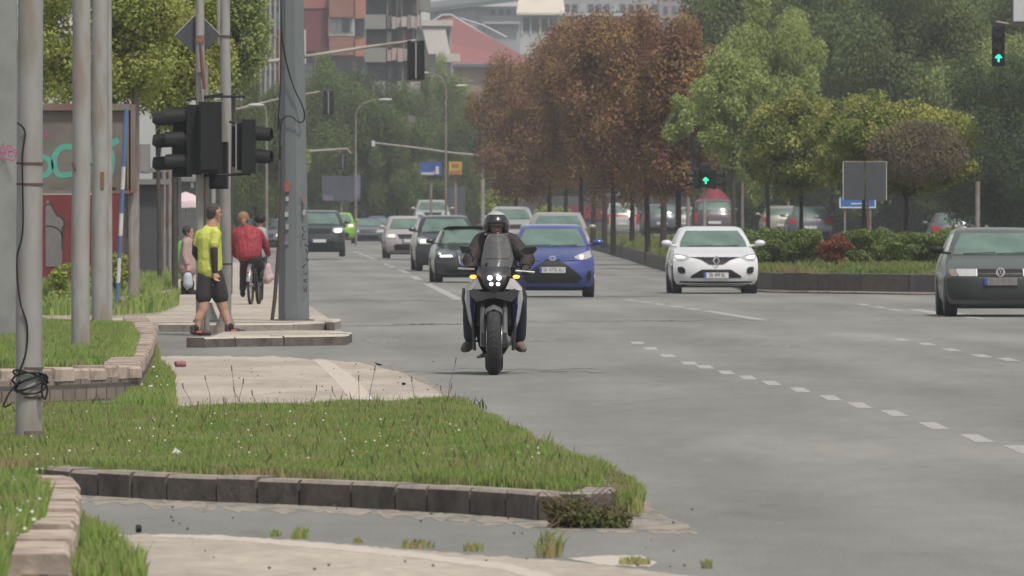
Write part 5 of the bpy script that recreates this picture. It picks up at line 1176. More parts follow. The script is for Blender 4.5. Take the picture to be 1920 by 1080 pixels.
    if not rear:
        mb = MB()
        for x0_, x1_ in ((-.62, -.02), (.0, .6)):
            pts = []
            for i in range(5):
                t = i/4; x = (x0_+(x1_-x0_)*t)*W/2; z = ZW*H+.012+.02*t; pts.append((x, fy(x, z)-.015, z))
            mb.tube(pts, .009, 4)
        mb.build('wiper', BLK, e)
    if plate:
        pz, txt, ink = plate; y = (ry(0, pz*H)+.03 if rear else fy(0, pz*H)-(.075 if any(a_[0] == 'bumper' for a_ in S.get('sym', [])) else .03))
        o = MB().box((0, y, pz*H), (.52, .02, .115)).build('number_plate', S.get('platemat', PLATE), e, smooth=0); sg = -1
        if not rear: MB().box((-.235, y-.012, pz*H), (.045, .004, .108)).build('blue_band', PLBLUE, o, smooth=0)
        if txt: text('plate_text', txt, .115, (.02, y-.0125, pz*H), ink or INK, o, sx=.72)
    if S.get('rails'):
        for sg in (-1, 1):
            pts = [(sg*(row(H*.955)[3]-.02), y, H*z_) for y, z_ in ((-L/2+2.0*L/4.2, .955), (-L/2+2.2*L/4.2, .995), (L/2-.9, .995), (L/2-.7, .955))]; MB().tube(pts, .018, 5).build('roof_rail', CHROME if S['rails'] == 2 else DGREY, e)
    e['_'] = 0; del e['_']
    return e, fy, W, H, L
HL = 'headlamp'
def paintm(n_, c, rough=.3, metal=0.0, coat=.6): return M(n_, c, rough, metal=metal, var=.06, scale=3, coat=coat)
P_BLUE = paintm('paint_blue', (.03, .048, .20), .3, .15); P_WHITE = paintm('paint_white', (.55, .55, .57)); P_GRN = paintm('paint_dark_green', (.062, .072, .066), .4, 0, .3)
P_BLK = paintm('paint_black', (.014, .016, .02)); P_SIL = paintm('paint_silver', (.33, .33, .32), .35, .3); P_BEI = paintm('paint_champagne', (.27, .26, .23), .35, .2)
P_GREY = paintm('paint_grey', (.09, .095, .11), .35, .2); P_LIME = paintm('paint_lime', (.16, .34, .03)); P_MAR = paintm('paint_plum', (.06, .045, .048)); P_RED = paintm('paint_red', (.3, .02, .025))
# 1 dark green old hatchback
st = dict(sym=[('grille', BLK, [(.455, -.78, .78), (.50, -.80, .80), (.535, -.78, .78)]), ('bumper', M('bumper_plastic', (.016, .018, .019), .6, var=.15), [(.19, -.90, .90), (.26, -.965, .965), (.36, -.985, .985), (.435, -.985, .985)])],
          pair=[('headlamp', LENS, [(.455, .44, .76), (.50, .435, .80), (.537, .43, .80)]), ('indicator_lens', M('smoked_lens', (.22, .17, .15), .2, var=.1), [(.455, .77, .90), (.50, .81, .935), (.537, .81, .93)]), ('lamp_rim', WHITE, [(.455, .43, .445), (.537, .425, .44)])], platemat=M('plate_faded', (.17, .165, .16), .6))
e, fy, W, H, L = car('hatchback', 'dark green boxy old hatchback at the right edge of the picture', 'car', 1876, 153, 0, 4.05, 1.72, 1.43, P_GRN, st, yaw=R(.3), plate=(.395, 'SK 3187 PN', M('plate_ink_faded', (.13, .12, .12), .6)), mirror=BLK)
def badge_vw(e, fy, z, r_=.065):
    y = min(fy(0, z-.07), fy(0, z))-.03; mb = MB(); pts = [(r_*math.cos(R(t)), z+r_*math.sin(R(t))) for t in range(0, 361, 20)]; mb.ribbon(pts, .011, y)
    mb.ribbon([(-.028, z+.055), (0, z+.008), (.028, z+.055)], .010, y-.001); mb.ribbon([(-.056, z+.03), (-.026, z-.05), (0, z-.0), (.026, z-.05), (.056, z+.03)], .010, y-.002)
    mb.build('emblem', CHROME if 0 else M('emblem_silver', (.5, .5, .5), .4), e, smooth=0)
badge_vw(e, fy, .50*H)
# 2 white hatchback
st = dict(sym=[('grille', BLK, [(.435, -.16, .16), (.475, -.27, .27), (.51, -.38, .38), (.535, -.55, .55), (.545, -.62, .62)]), ('lower_intake', BLK, [(.235, -.60, .60), (.27, -.58, .58), (.345, -.38, .38), (.36, -.34, .34)]), ('splitter', BLK, [(.135, -.80, .80), (.175, -.86, .86), (.185, -.84, .84)])],
          pair=[('headlamp', LENS, [(.49, .74, .90), (.53, .60, .955), (.57, .66, .965), (.595, .86, .95)]), ('led_strip', LAMP, [(.535, .72, .90), (.56, .80, .93)]), ('fog_housing', BLK, [(.30, .74, .84), (.33, .72, .89), (.38, .74, .90), (.40, .80, .88)])])
e, fy, W, H, L = car('hatchback', 'white hatchback with a diamond emblem driving past the median corner', 'car', 1343, 203, 0, 4.0, 1.80, 1.43, P_WHITE, st, yaw=R(1.7), plate=(.275, 'SR 499 BL', None))
z = .49*H; y = fy(0, z-.11)-.04; mb = MB()
for a_, b_ in (((0, .105), (.066, 0)), ((.066, 0), (0, -.105)), ((0, -.105), (-.066, 0)), ((-.066, 0), (0, .105))): mb.ribbon([(a_[0], z+a_[1]), (b_[0], z+b_[1])], .026, y); mb.build('emblem', M('emblem_silver', (.5, .5, .5), .4), e, smooth=0)
# 3 blue hatchback
st = dict(sym=[('grille', BLK, [(.185, -.56, .56), (.26, -.72, .72), (.33, -.60, .60), (.42, -.40, .40), (.50, -.20, .20), (.525, -.16, .16)]), ('grille_lip', P_BLUE, [(.165, -.70, .70), (.195, -.74, .74)])],
          pair=[('headlamp', LENS, [(.515, .60, .80), (.55, .50, .93), (.585, .62, .945), (.62, .82, .93), (.645, .88, .91)]), ('lamp_bulb', LAMPY, [(.55, .66, .74), (.575, .66, .74)]), ('chrome_strip', CHROME, [(.505, .30, .52), (.52, .30, .58)]), ('fog_housing', BLK, [(.23, .80, .90), (.30, .82, .93), (.36, .86, .92)])])
e, fy, W, H, L = car('hatchback', 'blue hatchback right behind the motorcycle with a dark trapezoid grille', 'car', 1036, 193, 0, 3.95, 1.69, 1.48, P_BLUE, st, yaw=R(.4), plate=(.375, 'SK 4776 AU', None))
z = .535*H; y = fy(0, z-.05)-.03; mb = MB(); mb.ribbon([(.07*math.cos(R(t)), z+.042*math.sin(R(t))) for t in range(0, 361, 24)], .011, y); mb.ribbon([(.03*math.cos(R(t)), z+.04*math.sin(R(t))) for t in range(0, 361, 30)], .008, y-.001); mb.build('emblem', M('emblem_silver', (.5, .5, .5), .4), e, smooth=0)
# 4 black saloon
st = dict(sym=[('grille', M('grille_dark', (.02, .022, .024), .4, var=.3, scale=30), [(.28, -.22, .22), (.36, -.33, .33), (.48, -.36, .36), (.55, -.33, .33)]), ('lower_intake', BLK, [(.17, -.7, .7), (.24, -.74, .74), (.26, -.4, .4)])],
          pair=[('headlamp', M('lens_dark', (.1, .1, .11), .15, coat=.5), [(.44, .48, .86), (.49, .44, .93), (.53, .46, .95), (.56, .80, .94)]), ('led_strip', LAMP, [(.465, .56, .84), (.485, .56, .86)]), ('led_strip', LAMP, [(.465, .82, .87), (.52, .86, .91)]), ('grille_frame', CHROME, [(.28, .22, .25), (.36, .33, .36), (.48, .36, .39), (.56, .33, .37)])])
st['sym'].append(('grille_frame', CHROME, [(.55, -.34, .34), (.565, -.34, .34)]))
car('saloon', 'black saloon with bright white LED brows half hidden by the motorcyclist', 'car', 886, 240, .0, 4.5, 1.82, 1.42, P_BLK, st, yaw=R(3.0), body='sedan', plate=(.33, '', None))
# generic SUV styles
def suv(lit=LAMP, gr=BLK, low=True, rails=0, ly=.60, emb=False):
    s_ = dict(sym=[('grille', gr, [(ly-.10, -.40, .40), (ly-.02, -.50, .50), (ly+.01, -.50, .50)]), ('lower_intake', BLK, [(.19, -.62, .62), (.30, -.66, .66), (.34, -.55, .55)]), ('bumper_skirt', BLK, [(.12, -.84, .84), (.17, -.9, .9)])],
              pair=[('headlamp', LENS, [(ly-.08, .56, .90), (ly-.03, .52, .96), (ly+.02, .56, .96), (ly+.035, .8, .94)])], upright=True, rails=rails)
    if lit: s_['pair'].append(('led_strip', lit, [(ly-.045, .62, .86), (ly-.01, .62, .88)]))
    return s_
car('suv', 'dark SUV close behind the black saloon with one bright headlamp strip', 'SUV', 840, 290, rise(290)+.02, 4.6, 1.86, 1.68, P_BLK, suv(LAMP, rails=1, ly=.56), yaw=R(3.4), plate=(.30, '', None))
car('suv', 'champagne grey SUV behind the blue hatchback with roof rails', 'SUV', 1048, 285, rise(285)+.13, 4.5, 1.85, 1.66, P_BEI, suv(None, rails=2, ly=.52), yaw=R(.8), plate=(.30, '', None))
car('suv', 'pale silver SUV behind the rider helmet', 'SUV', 961, 370, rise(370)+.35, 4.4, 1.80, 1.62, P_SIL, suv(None, ly=.56), yaw=R(1.5))
car('hatchback', 'muddy white hatchback with warm headlamp left of the dark SUV', 'car', 768, 352, rise(352)+.05, 4.1, 1.76, 1.56, paintm('paint_muddy_white', (.30, .28, .28)), suv(LAMPY, ly=.56), yaw=R(2.8), plate=(.42, '', None))
car('suv', 'silver SUV farthest back above the muddy white hatchback', 'SUV', 812, 500, rise(500)+.7, 4.5, 1.85, 1.68, P_SIL, suv(None, rails=2), yaw=R(2), far=True)
car('suv', 'black SUV in the left lane beside the steel mast, headlamp glowing', 'SUV', 598, 352, rise(352)+.12, 4.5, 1.87, 1.70, P_BLK, suv(LAMP, ly=.60, rails=1), yaw=R(.6), plate=(.34, '', None))
car('hatchback', 'lime green hatchback half hidden behind the left black SUV', 'car', 634, 480, rise(480)+.2, 3.9, 1.7, 1.52, P_LIME, suv(LAMPY), yaw=R(.8), plate=(.3, '', None), far=True)
car('saloon', 'grey saloon far away in the middle of the road', 'car', 690, 530, rise(530)+.0, 4.6, 1.85, 1.42, P_GREY, suv(None, ly=.52), yaw=R(1), body='sedan', far=True)
car('hatchback', 'blue car half hidden behind the far grey saloon', 'car', 712, 580, rise(580)+.05, 4.0, 1.75, 1.45, P_BLUE, suv(None, ly=.52), yaw=R(1), far=True)
car('saloon', 'dark car with bright lamps between the red cyclist and steel mast', 'car', 496, 420, rise(420)+.05, 4.4, 1.8, 1.45, P_GREY, suv(LAMP, ly=.50), yaw=R(1), body='sedan', far=True)
# cars seen from behind on the far carriageway
TL = [('tail_lamp', REDLIT, [(.52, .70, .95), (.58, .62, .97), (.64, .66, .95), (.66, .80, .93)])]
TLV = [('tail_lamp', REDLIT, [(.40, .80, .95), (.50, .78, .98), (.60, .80, .97), (.68, .84, .93)])]
rs1 = dict(sym=[('bumper_strip', BLK, [(.18, -.8, .8), (.30, -.85, .85)])], pair=TL); rs2 = dict(sym=[('bumper_strip', BLK, [(.18, -.8, .8), (.30, -.85, .85)])], pair=TLV, upright=True)
def back(label, px, D, L, W, H, paint, st, dz=0, body='hatch', yaw=0.02, nm='parked_car', cat='car'):
    return car(nm, label, cat, px, D, medz(px, D)+dz, L, W, H, paint, st, yaw=yaw, rear=True, body=body, plate=(.42, '', None), group='cars seen from behind beyond the median')
back('plum minivan seen from behind beyond the white hatchback', 1338, 395, 4.4, 1.80, 1.66, P_MAR, rs2, -.05)
back('white car seen from behind left of the grey one', 1466, 430, 4.2, 1.80, 1.52, P_BEI, rs1, .0)
back('grey car seen from behind with its right side behind a trunk', 1518, 400, 4.3, 1.86, 1.52, P_GREY, rs1, -.05)
back('dark windowed car with red tail lamps behind the right hedge', 1790, 375, 4.2, 1.86, 1.60, P_GREY, dict(sym=[('tailgate', P_RED, [(.45, -.75, .75), (.60, -.78, .78)])], pair=TL), -.05)
back('silver car roof showing behind the dark green hatchback', 1905, 380, 4.3, 1.85, 1.46, P_SIL, rs1, -.12)
back('red-lamped car seen between the two nearest copper trunks', 1240, 455, 4.2, 1.78, 1.56, P_GREY, rs2, -.05)
back('pale car squeezed between the copper trunk and plum minivan', 1285, 500, 4.2, 1.78, 1.50, P_BEI, rs1, -.03)
back('white and red van rear between the middle copper trunks', 1166, 520, 4.6, 1.85, 1.95, P_SIL, dict(sym=[('red_band', P_RED, [(.62, -.9, .9), (.68, -.9, .9)])], pair=TLV, upright=True), -.25, cat='van')

# ---------------------------------------------------------------- people
def fleshhead(mb, c, r=.105, fwd=(0, -1, 0), tilt=0):
    c = Vector(c); f = Vector(fwd).normalized(); up = Vector((0, 0, 1))
    mb.cap(c+up*.03, c-up*.02+f*.01, r*.83, r*.72, 14); mb.cap(c-up*.06+f*.035, c-up*.085+f*.045, r*.5, r*.42, 10)
    mb.cap(c+f*(r*.75), c+f*(r*.98)-up*.025, .012, .016, 8)
    sd = f.cross(up).normalized()
    for q in (-1, 1): mb.cap(c+sd*q*r*.80-up*.02, c+sd*q*r*.86+up*.02, .016, .02, 6)
def facebits(c, fwd, parent, r=.105):
    c = Vector(c); f = Vector(fwd).normalized(); sd = f.cross(Vector((0, 0, 1))).normalized()
    for q in (-1, 1): MB().ball(c+f*r*.80+sd*q*.034+Vector((0, 0, .012)), (.013, .013, .008), 8).build('eye', INK, parent)
    MB().ball(c+f*r*.84-Vector((0, 0, .058)), (.024, .012, .007), 8).build('mouth', M('lips', (.28, .11, .1), .6, var=0), parent)
def hand(mb, w_, d, side=(1, 0, 0), curl=.5, sc=1.0):      # wrist, direction, thumb side
    w_ = Vector(w_); d = Vector(d).normalized(); s_ = Vector(side).normalized(); n_ = d.cross(s_).normalized(); s_ = n_.cross(d)
    mb.cap(w_, w_+d*.075*sc, .027*sc, .034*sc, 10)
    for i, (o, l) in enumerate(((-.030, .060), (-.010, .072), (.010, .078), (.030, .070))):
        a = w_+d*.085*sc+s_*o*sc; k1 = a+(d*math.cos(curl*.6)+n_*math.sin(curl*.6))*l*.5*sc; k2 = k1+(d*math.cos(curl*1.8)+n_*math.sin(curl*1.8))*l*.55*sc
        mb.cap(a, k1, .0095*sc, .009*sc, 7); mb.cap(k1, k2, .009*sc, .0078*sc, 7)
    a = w_+d*.03*sc+s_*.03*sc; b = a+(s_*.6+d*.7+n_*.25)*.04*sc; mb.cap(a, b, .012*sc, .0105*sc, 7); mb.cap(b, b+(d+n_*.5)*.028*sc, .0105*sc, .009*sc, 7)
def shoe(mb, heel, d, sc=1.0):
    heel = Vector(heel); d = Vector(d).normalized()
    mb.cap(heel+Vector((0, 0, .045)), heel+d*.13+Vector((0, 0, .042)), .045*sc, .045*sc, 10); mb.cap(heel+d*.1+Vector((0, 0, .035)), heel+d*.22+Vector((0, 0, .03)), .045*sc, .034*sc, 10); mb.cap(heel+Vector((0, 0, .05)), heel+Vector((0, 0, .10)), .04*sc, .043*sc, 10)
# man in yellow, walking to the right, seen from behind-left
D = 127.5; s = FPX/D; ox = 402; man = empty('person', (X(ox, D), D, 0), 0, 'man walking in a bright yellow t-shirt, black sleeves and dark shorts', 'person')
q = lambda px, py, y=0.0: Vector(((px-ox)/s, y, (634-py)/s))
fw = (.85, .5, 0)
mb = MB(); fleshhead(mb, q(401, 404), .112, fw)
mb.cap(q(400, 412), q(396, 434, .0), .062, .075)
mb.cap(q(392, 440, .02), q(392, 500, .0), .10, .10); mb.cap(q(393, 500), q(395, 538, .0), .10, .10)
# legs: rear (left on picture) and front
mb.cap(q(386, 540, -.02), q(381, 585, -.06), .098, .066); mb.cap(q(381, 585, -.06), q(373, 602, -.07), .06, .058); mb.cap(q(374, 598, -.07), q(370, 624, -.08), .052, .036)
mb.cap(q(407, 540, .02), q(418, 583, .05), .1, .068); mb.cap(q(418, 583, .05), q(425, 604, .05), .062, .055); mb.cap(q(424, 600, .05), q(430, 622, .04), .05, .036)
mb.cap(q(370, 622, -.08), q(374, 630, -.05), .034, .03); mb.cap(q(431, 621, .04), q(440, 628, .08), .034, .028)
for a, b, r0, r1 in ((q(404, 442, -.12), q(402, 478, -.16), .052, .045), (q(402, 478, -.16), q(404, 515, -.16), .043, .032), (q(373, 446, .1), q(366, 478, .12), .05, .043), (q(366, 478, .12), q(374, 492, .1), .041, .033)): mb.cap(a, b, r0, r1)
hand(mb, q(404, 513, -.16), (.06, -.03, -1), (.6, .6, 0), .7, 1.0); hand(mb, q(374, 494, .1), (.8, .1, -.5), (0, 0, 1), .5)
blob('body', mb, SKIN, man, .009, 3)
facebits(q(401, 404), fw, man, .112)
mb = MB(); mb.ball(q(401, 401)-Vector(fw)*.012+Vector((0, 0, .012)), (.094, .096, .105), 16); mb.ball(q(398, 408)-Vector(fw)*.01, (.075, .08, .07), 14); blob('hair', mb, M('hair_short', (.05, .04, .034), .9, var=.25, scale=60), man, .012, 2)
YEL = M('yellow_shirt', (.43, .47, .085), .8, var=.07, scale=9, bump=.6)
mb = MB(); mb.cap(q(392, 436), q(398, 436), .085, .085); mb.cap(q(381, 444, .08), q(404, 444, -.08), .085, .088); mb.cap(q(391, 450), q(392, 500), .155, .147); mb.cap(q(385, 452, .06), q(388, 505, .02), .10, .12); mb.cap(q(402, 452, -.04), q(402, 505, -.0), .095, .11); mb.cap(q(391, 500), q(393, 511), .155, .162)
mb.cap(q(405, 442, -.11), q(402, 463, -.15), .072, .068); mb.cap(q(375, 445, .1), q(369, 462, .11), .072, .064)
blob('t_shirt', mb, YEL, man, .013, 4)
mb = MB(); mb.cap(q(402, 458, -.145), q(402, 480, -.16), .05, .053); mb.cap(q(402, 480, -.16), q(404, 513, -.16), .052, .04); mb.cap(q(368, 458, .11), q(366, 479, .12), .055, .052); mb.cap(q(366, 479, .12), q(373, 491, .1), .05, .042); blob('under_sleeves', mb, M('black_sleeve', (.022, .012, .012), .8, var=.1), man, .011, 2)
mb = MB(); mb.cap(q(388, 518), q(400, 518), .125, .13); mb.cap(q(387, 525, -.02), q(382, 560, -.04), .118, .112); mb.cap(q(404, 525, .01), q(413, 560, .04), .12, .112); mb.cap(q(385, 548, -.02), q(410, 548, .02), .085, .085); blob('shorts', mb, M('dark_shorts', (.024, .019, .021), .85, var=.1), man, .013, 3)
MB().lathe([(.064, 0), (.07, .012), (.064, .03)], q(397, 431), 16).build('collar', BLK, man)
for px, py, y in ((367, 631, -.09), (431, 629, .03)):
    mb = MB(); shoe(mb, q(px, py, y)-Vector((.03, 0, .01)), (1, .25, -.02)); o = blob('shoe', mb, M('shoe_brown', (.05, .028, .028), .7, var=.3, scale=30), man, .01, 2)
    MB().box(q(px+7, py-5, y-.045), (.07, .01, .03), rz=.2).build('shoe_flash', M('shoe_red', (.42, .08, .05), .6), o)
    mb = MB().cap(q(px+1, py-13, y), q(px+1, py-8, y), .044, .044); mb.build('sock', BLK, man)

# woman in pink coat
D = G(352, 552, .12)[1]; s = FPX/D; ox = 352; wom = empty('person', (X(ox, D), D, .12), 0, 'small woman in a pale pink coat and black boots carrying a light bag', 'person')
q = lambda px, py, y=0.0: Vector(((px-ox)/s, y, (552-py)/s))
mb = MB(); fleshhead(mb, q(354, 436), .10, (.9, -.4, 0)); mb.cap(q(353, 444), q(352, 452), .045, .05); mb.cap(q(352, 460), q(352, 500), .11, .12)
for sx_ in (-.07, .07): mb.cap(q(352, 500)+Vector((sx_, 0, 0)), q(351, 525)+Vector((sx_, 0, 0)), .07, .05); mb.cap(q(351, 525)+Vector((sx_, 0, 0)), q(351, 547)+Vector((sx_, 0, 0)), .048, .035)
mb.cap(q(349, 458, -.1), q(347, 480, -.14), .04, .035); mb.cap(q(347, 480, -.14), q(352, 497, -.18), .033, .026); mb.cap(q(357, 458, .05), q(366, 478, -.05), .04, .03); hand(mb, q(352, 498, -.18), (.2, 0, -1), (1, 0, 0), 1.2); hand(mb, q(366, 478, -.05), (.5, -.4, .5), (0, 0, 1), .8)
blob('body', mb, SKIN, wom, .010, 2); facebits(q(354, 436), (.9, -.4, 0), wom, .10)
mb = MB(); mb.ball(q(352, 434)-Vector((.01, 0, -.02)), (.10, .10, .105), 14); blob('hair', mb, HAIRD, wom, .012, 2)
CO = M('pink_coat', (.30, .215, .205), .9, var=.08, scale=9, bump=.2)
mb = MB(); mb.cap(q(352, 456), q(352, 470), .13, .14); mb.cap(q(352, 470), q(352, 503), .15, .19); mb.cap(q(349, 456, -.09), q(347, 480, -.15), .065, .06); mb.cap(q(347, 480, -.15), q(351, 494, -.18), .058, .048); mb.cap(q(357, 457, .05), q(365, 476, -.03), .065, .05); blob('coat', mb, CO, wom, .013, 3)
for sx_ in (-.07, .08):
    mb = MB(); mb.cap(q(351, 530)+Vector((sx_, 0, 0)), q(351, 546)+Vector((sx_, 0, 0)), .062, .05); shoe(mb, q(351, 552)+Vector((sx_-.03, 0, 0)), (1, -.2, 0), 1.05); blob('boot', mb, BLK, wom, .011, 2)
bagp = q(353, 503, -.2); e = empty('shopping_bag', (wom.location.x+bagp.x, wom.location.y+bagp.y, .12+bagp.z-.42), 0, 'pale blue bag hanging from the hand of the woman in pink', 'bag')
mb = MB(); mb.cap((0, 0, .12), (0, 0, .26), .10, .085); blob('bag', mb, M('bag_pale', (.35, .38, .44), .6, var=.12, bump=.3), e, .014, 2); MB().tube([(-.05, 0, .3), (0, 0, .42), (.05, 0, .3)], .008, 5).build('bag_handle', M('bag_pale', (.35, .38, .44)), e)

# cyclist in red, seen from behind
def bicycle(loc, rz, label, s1=1.0):
    e = empty('bicycle', loc, rz, label, 'bicycle'); Rr = .33
    for y in (0, 1.05):
        o = MB().lathe([(Rr-.03, -.02), (Rr, -.022), (Rr+.005, 0), (Rr, .022), (Rr-.03, .02)], (0, y, Rr), 30, 'X', cap=False).build('wheel', RUB, e)
        mb = MB(); mb.lathe([(.03, -.04), (.03, .04)], (0, y, Rr), 10, 'X')
        for k in range(14): a = k*math.pi/7; mb.tube([(0, y, Rr), (0, y+(Rr-.02)*math.cos(a), Rr+(Rr-.02)*math.sin(a))], .003, 3)
        mb.build('spokes', RIM, o)
    F = M('bike_frame', (.1, .1, .11), .4)
    mb = MB()
    for a, b in (((0, .42, .3), (0, .25, .85)), ((0, .42, .3), (0, .92, .8)), ((0, .27, .78), (0, .9, .85)), ((0, .42, .3), (0, 0, .33)), ((0, .25, .75), (0, 0, .33)), ((0, .9, .92), (0, 1.05, .33))): mb.tube([a, b], .016, 6)
    mb.build('frame', F, e); MB().tube([(-.3, .75, 1.02), (-.2, .85, 1.0), (0, .88, .98), (.2, .85, 1.0), (.3, .75, 1.02)], .014, 6).build('handlebar', DGREY, e)
    mb = MB(); mb.ball((0, .2, .9), (.09, .13, .04), 10); mb.build('saddle', BLK, e)
    mb = MB()
    for y in (0, 1.05): mb.lathe([(Rr+.03, -.03), (Rr+.035, 0), (Rr+.03, .03)], (0, y, Rr), 14, 'X', cap=False, arc=(R(20), R(170)))
    mb.build('mudguard', RIM, e, smooth=60); MB().ball((0, -.36, .55), (.03, .02, .03), 8).build('rear_reflector', REDLIT, e)
    return e
D = G(469, 571, .12)[1]; s = FPX/D; bx0 = X(470, D)
bicycle((bx0, D, .12), R(-6), 'bicycle ridden by the person in the red jacket', 1)
ox = 470; cyc = empty('person', (bx0, D, .12), 0, 'cyclist in a red jacket with blond hair riding away, bag on the right hand', 'person')
q = lambda px, py, y=0.0: Vector(((px-ox)/s, y, (571-py)/s))
mb = MB(); fleshhead(mb, q(455, 411, .35), .105, (-.2, 1, 0)); mb.cap(q(456, 420, .33), q(458, 430, .3), .05, .055); mb.cap(q(461, 440, .25), q(467, 480, .2), .10, .10)
mb.cap(q(461, 485, .22), q(456, 518, .5), .09, .062); mb.cap(q(456, 518, .5), q(454, 545, .35), .058, .04); mb.cap(q(479, 485, .22), q(487, 500, .55), .09, .06); mb.cap(q(487, 500, .55), q(487, 520, .42), .055, .04)
mb.cap(q(440, 438, .3), q(434, 468, .42), .05, .042); mb.cap(q(434, 468, .42), q(441, 480, .7), .038, .03); mb.cap(q(486, 440, .3), q(497, 462, .45), .05, .042); mb.cap(q(497, 462, .45), q(501, 478, .72), .038, .03)
hand(mb, q(441, 480, .7), (.2, 1, 0), (1, 0, 0), 1.2); hand(mb, q(501, 478, .72), (0, 1, -.1), (-1, 0, 0), 1.2)
blob('body', mb, SKIN, cyc, .010, 2); facebits(q(455, 411, .35), (-.2, 1, 0), cyc)
mb = MB(); mb.ball(q(455, 408, .33), (.10, .10, .11), 14); mb.ball(q(456, 418, .24), (.045, .045, .07), 10); blob('hair', mb, M('blond_hair', (.20, .115, .06), .85, var=.25, scale=40), cyc, .011, 2)
RJ = M('red_jacket', (.24, .018, .03), .65, var=.2, scale=7, bump=.9)
mb = MB(); mb.cap(q(449, 436, .3), q(474, 436, .28), .11, .11); mb.cap(q(455, 444, .25), q(460, 476, .2), .17, .17); mb.cap(q(464, 440, .25), q(466, 474, .2), .17, .17); mb.cap(q(472, 446, .25), q(473, 474, .2), .165, .165); mb.cap(q(441, 438, .3), q(434, 468, .42), .082, .07); mb.cap(q(434, 468, .42), q(440, 479, .64), .066, .05); mb.cap(q(484, 438, .3), q(497, 462, .45), .085, .07); mb.cap(q(497, 462, .45), q(501, 476, .66), .066, .05); blob('jacket', mb, RJ, cyc, .013, 3)
mb = MB(); mb.cap(q(460, 484, .2), q(478, 484, .2), .13, .13); mb.cap(q(461, 486, .22), q(456, 518, .5), .11, .08); mb.cap(q(456, 518, .5), q(454, 542, .36), .076, .06); mb.cap(q(479, 486, .22), q(487, 501, .55), .11, .08); mb.cap(q(487, 501, .55), q(487, 518, .42), .07, .056); blob('trousers', mb, M('black_trousers', (.018, .018, .022), .85, var=.1), cyc, .013, 3)
for px, py, y in ((454, 555, .3), (487, 528, .38)): mb = MB(); shoe(mb, q(px, py, y), (0, 1, -.1), 1.05); blob('shoe', mb, BLK, cyc, .011, 2)
bp = q(498, 530, .74); e = empty('shopping_bag', (cyc.location.x+bp.x, cyc.location.y+bp.y, .12+bp.z), 0, 'pale pink plastic bag hanging from the bicycle handlebar', 'bag')
mb = MB(); mb.cap((0, 0, .07), (0, 0, .26), .10, .08); mb.cap((-.03, 0, .05), (.05, 0, .09), .08, .08); blob('bag', mb, M('bag_pink', (.42, .32, .33), .5, var=.2, scale=12, bump=.6), e, .013, 2); MB().tube([(-.05, 0, .28), (.0, 0, .5), (.05, 0, .28)], .008, 5).build('bag_handle', M('bag_pink', (.42, .32, .33)), e)
# second rider further on, mostly hidden
D2 = D+9; e2 = empty('person', (X(486, D2), D2, .12), 0, 'second rider in dark cap and grey top just beyond the red jacket', 'person'); s2 = FPX/D2; q = lambda px, py, y=0.0: Vector(((px-486)/s2, y, (566-py)/s2))
mb = MB(); fleshhead(mb, q(487, 418, .2), .1, (0, 1, 0)); mb.cap(q(487, 428, .2), q(486, 436, .18), .045, .05); mb.cap(q(486, 445, .15), q(486, 482, .1), .13, .12); mb.cap(q(480, 486, .1), q(480, 515, .45), .08, .055); mb.cap(q(480, 515, .45), q(480, 548, .3), .05, .035); mb.cap(q(491, 486, .1), q(491, 500, .45), .08, .055); mb.cap(q(491, 500, .45), q(491, 530, .3), .05, .035); mb.cap(q(478, 440, .2), q(476, 478, .55), .045, .03); mb.cap(q(494, 440, .2), q(496, 478, .55), .045, .03)
hand(mb, q(476, 478, .55), (0, 1, -.1), (1, 0, 0), 1.2); hand(mb, q(496, 478, .55), (0, 1, -.1), (-1, 0, 0), 1.2); blob('body', mb, SKIN, e2, .011, 2); facebits(q(487, 418, .2), (0, 1, 0), e2, .1)
mb = MB(); mb.ball(q(487, 414, .2), (.105, .115, .09), 14); mb.build('cap', BLK, e2); mb = MB(); mb.cap(q(480, 438, .18), q(492, 438, .18), .09, .09); mb.cap(q(486, 446, .15), q(486, 480, .1), .15, .14); mb.cap(q(478, 440, .2), q(476, 474, .5), .065, .045); mb.cap(q(494, 440, .2), q(496, 474, .5), .065, .045); blob('jacket', mb, M('grey_top', (.25, .25, .26), .8, var=.1), e2, .014, 2)
mb = MB(); mb.cap(q(480, 486, .1), q(480, 515, .45), .1, .07); mb.cap(q(480, 515, .45), q(480, 546, .32), .065, .05); mb.cap(q(491, 486, .1), q(491, 500, .45), .1, .07); mb.cap(q(491, 500, .45), q(491, 528, .32), .065, .05); blob('trousers', mb, BLK, e2, .014, 2)
bicycle((X(486, D2), D2-.1, .12), R(-1), 'second bicycle hidden beyond the one ridden in the red jacket')

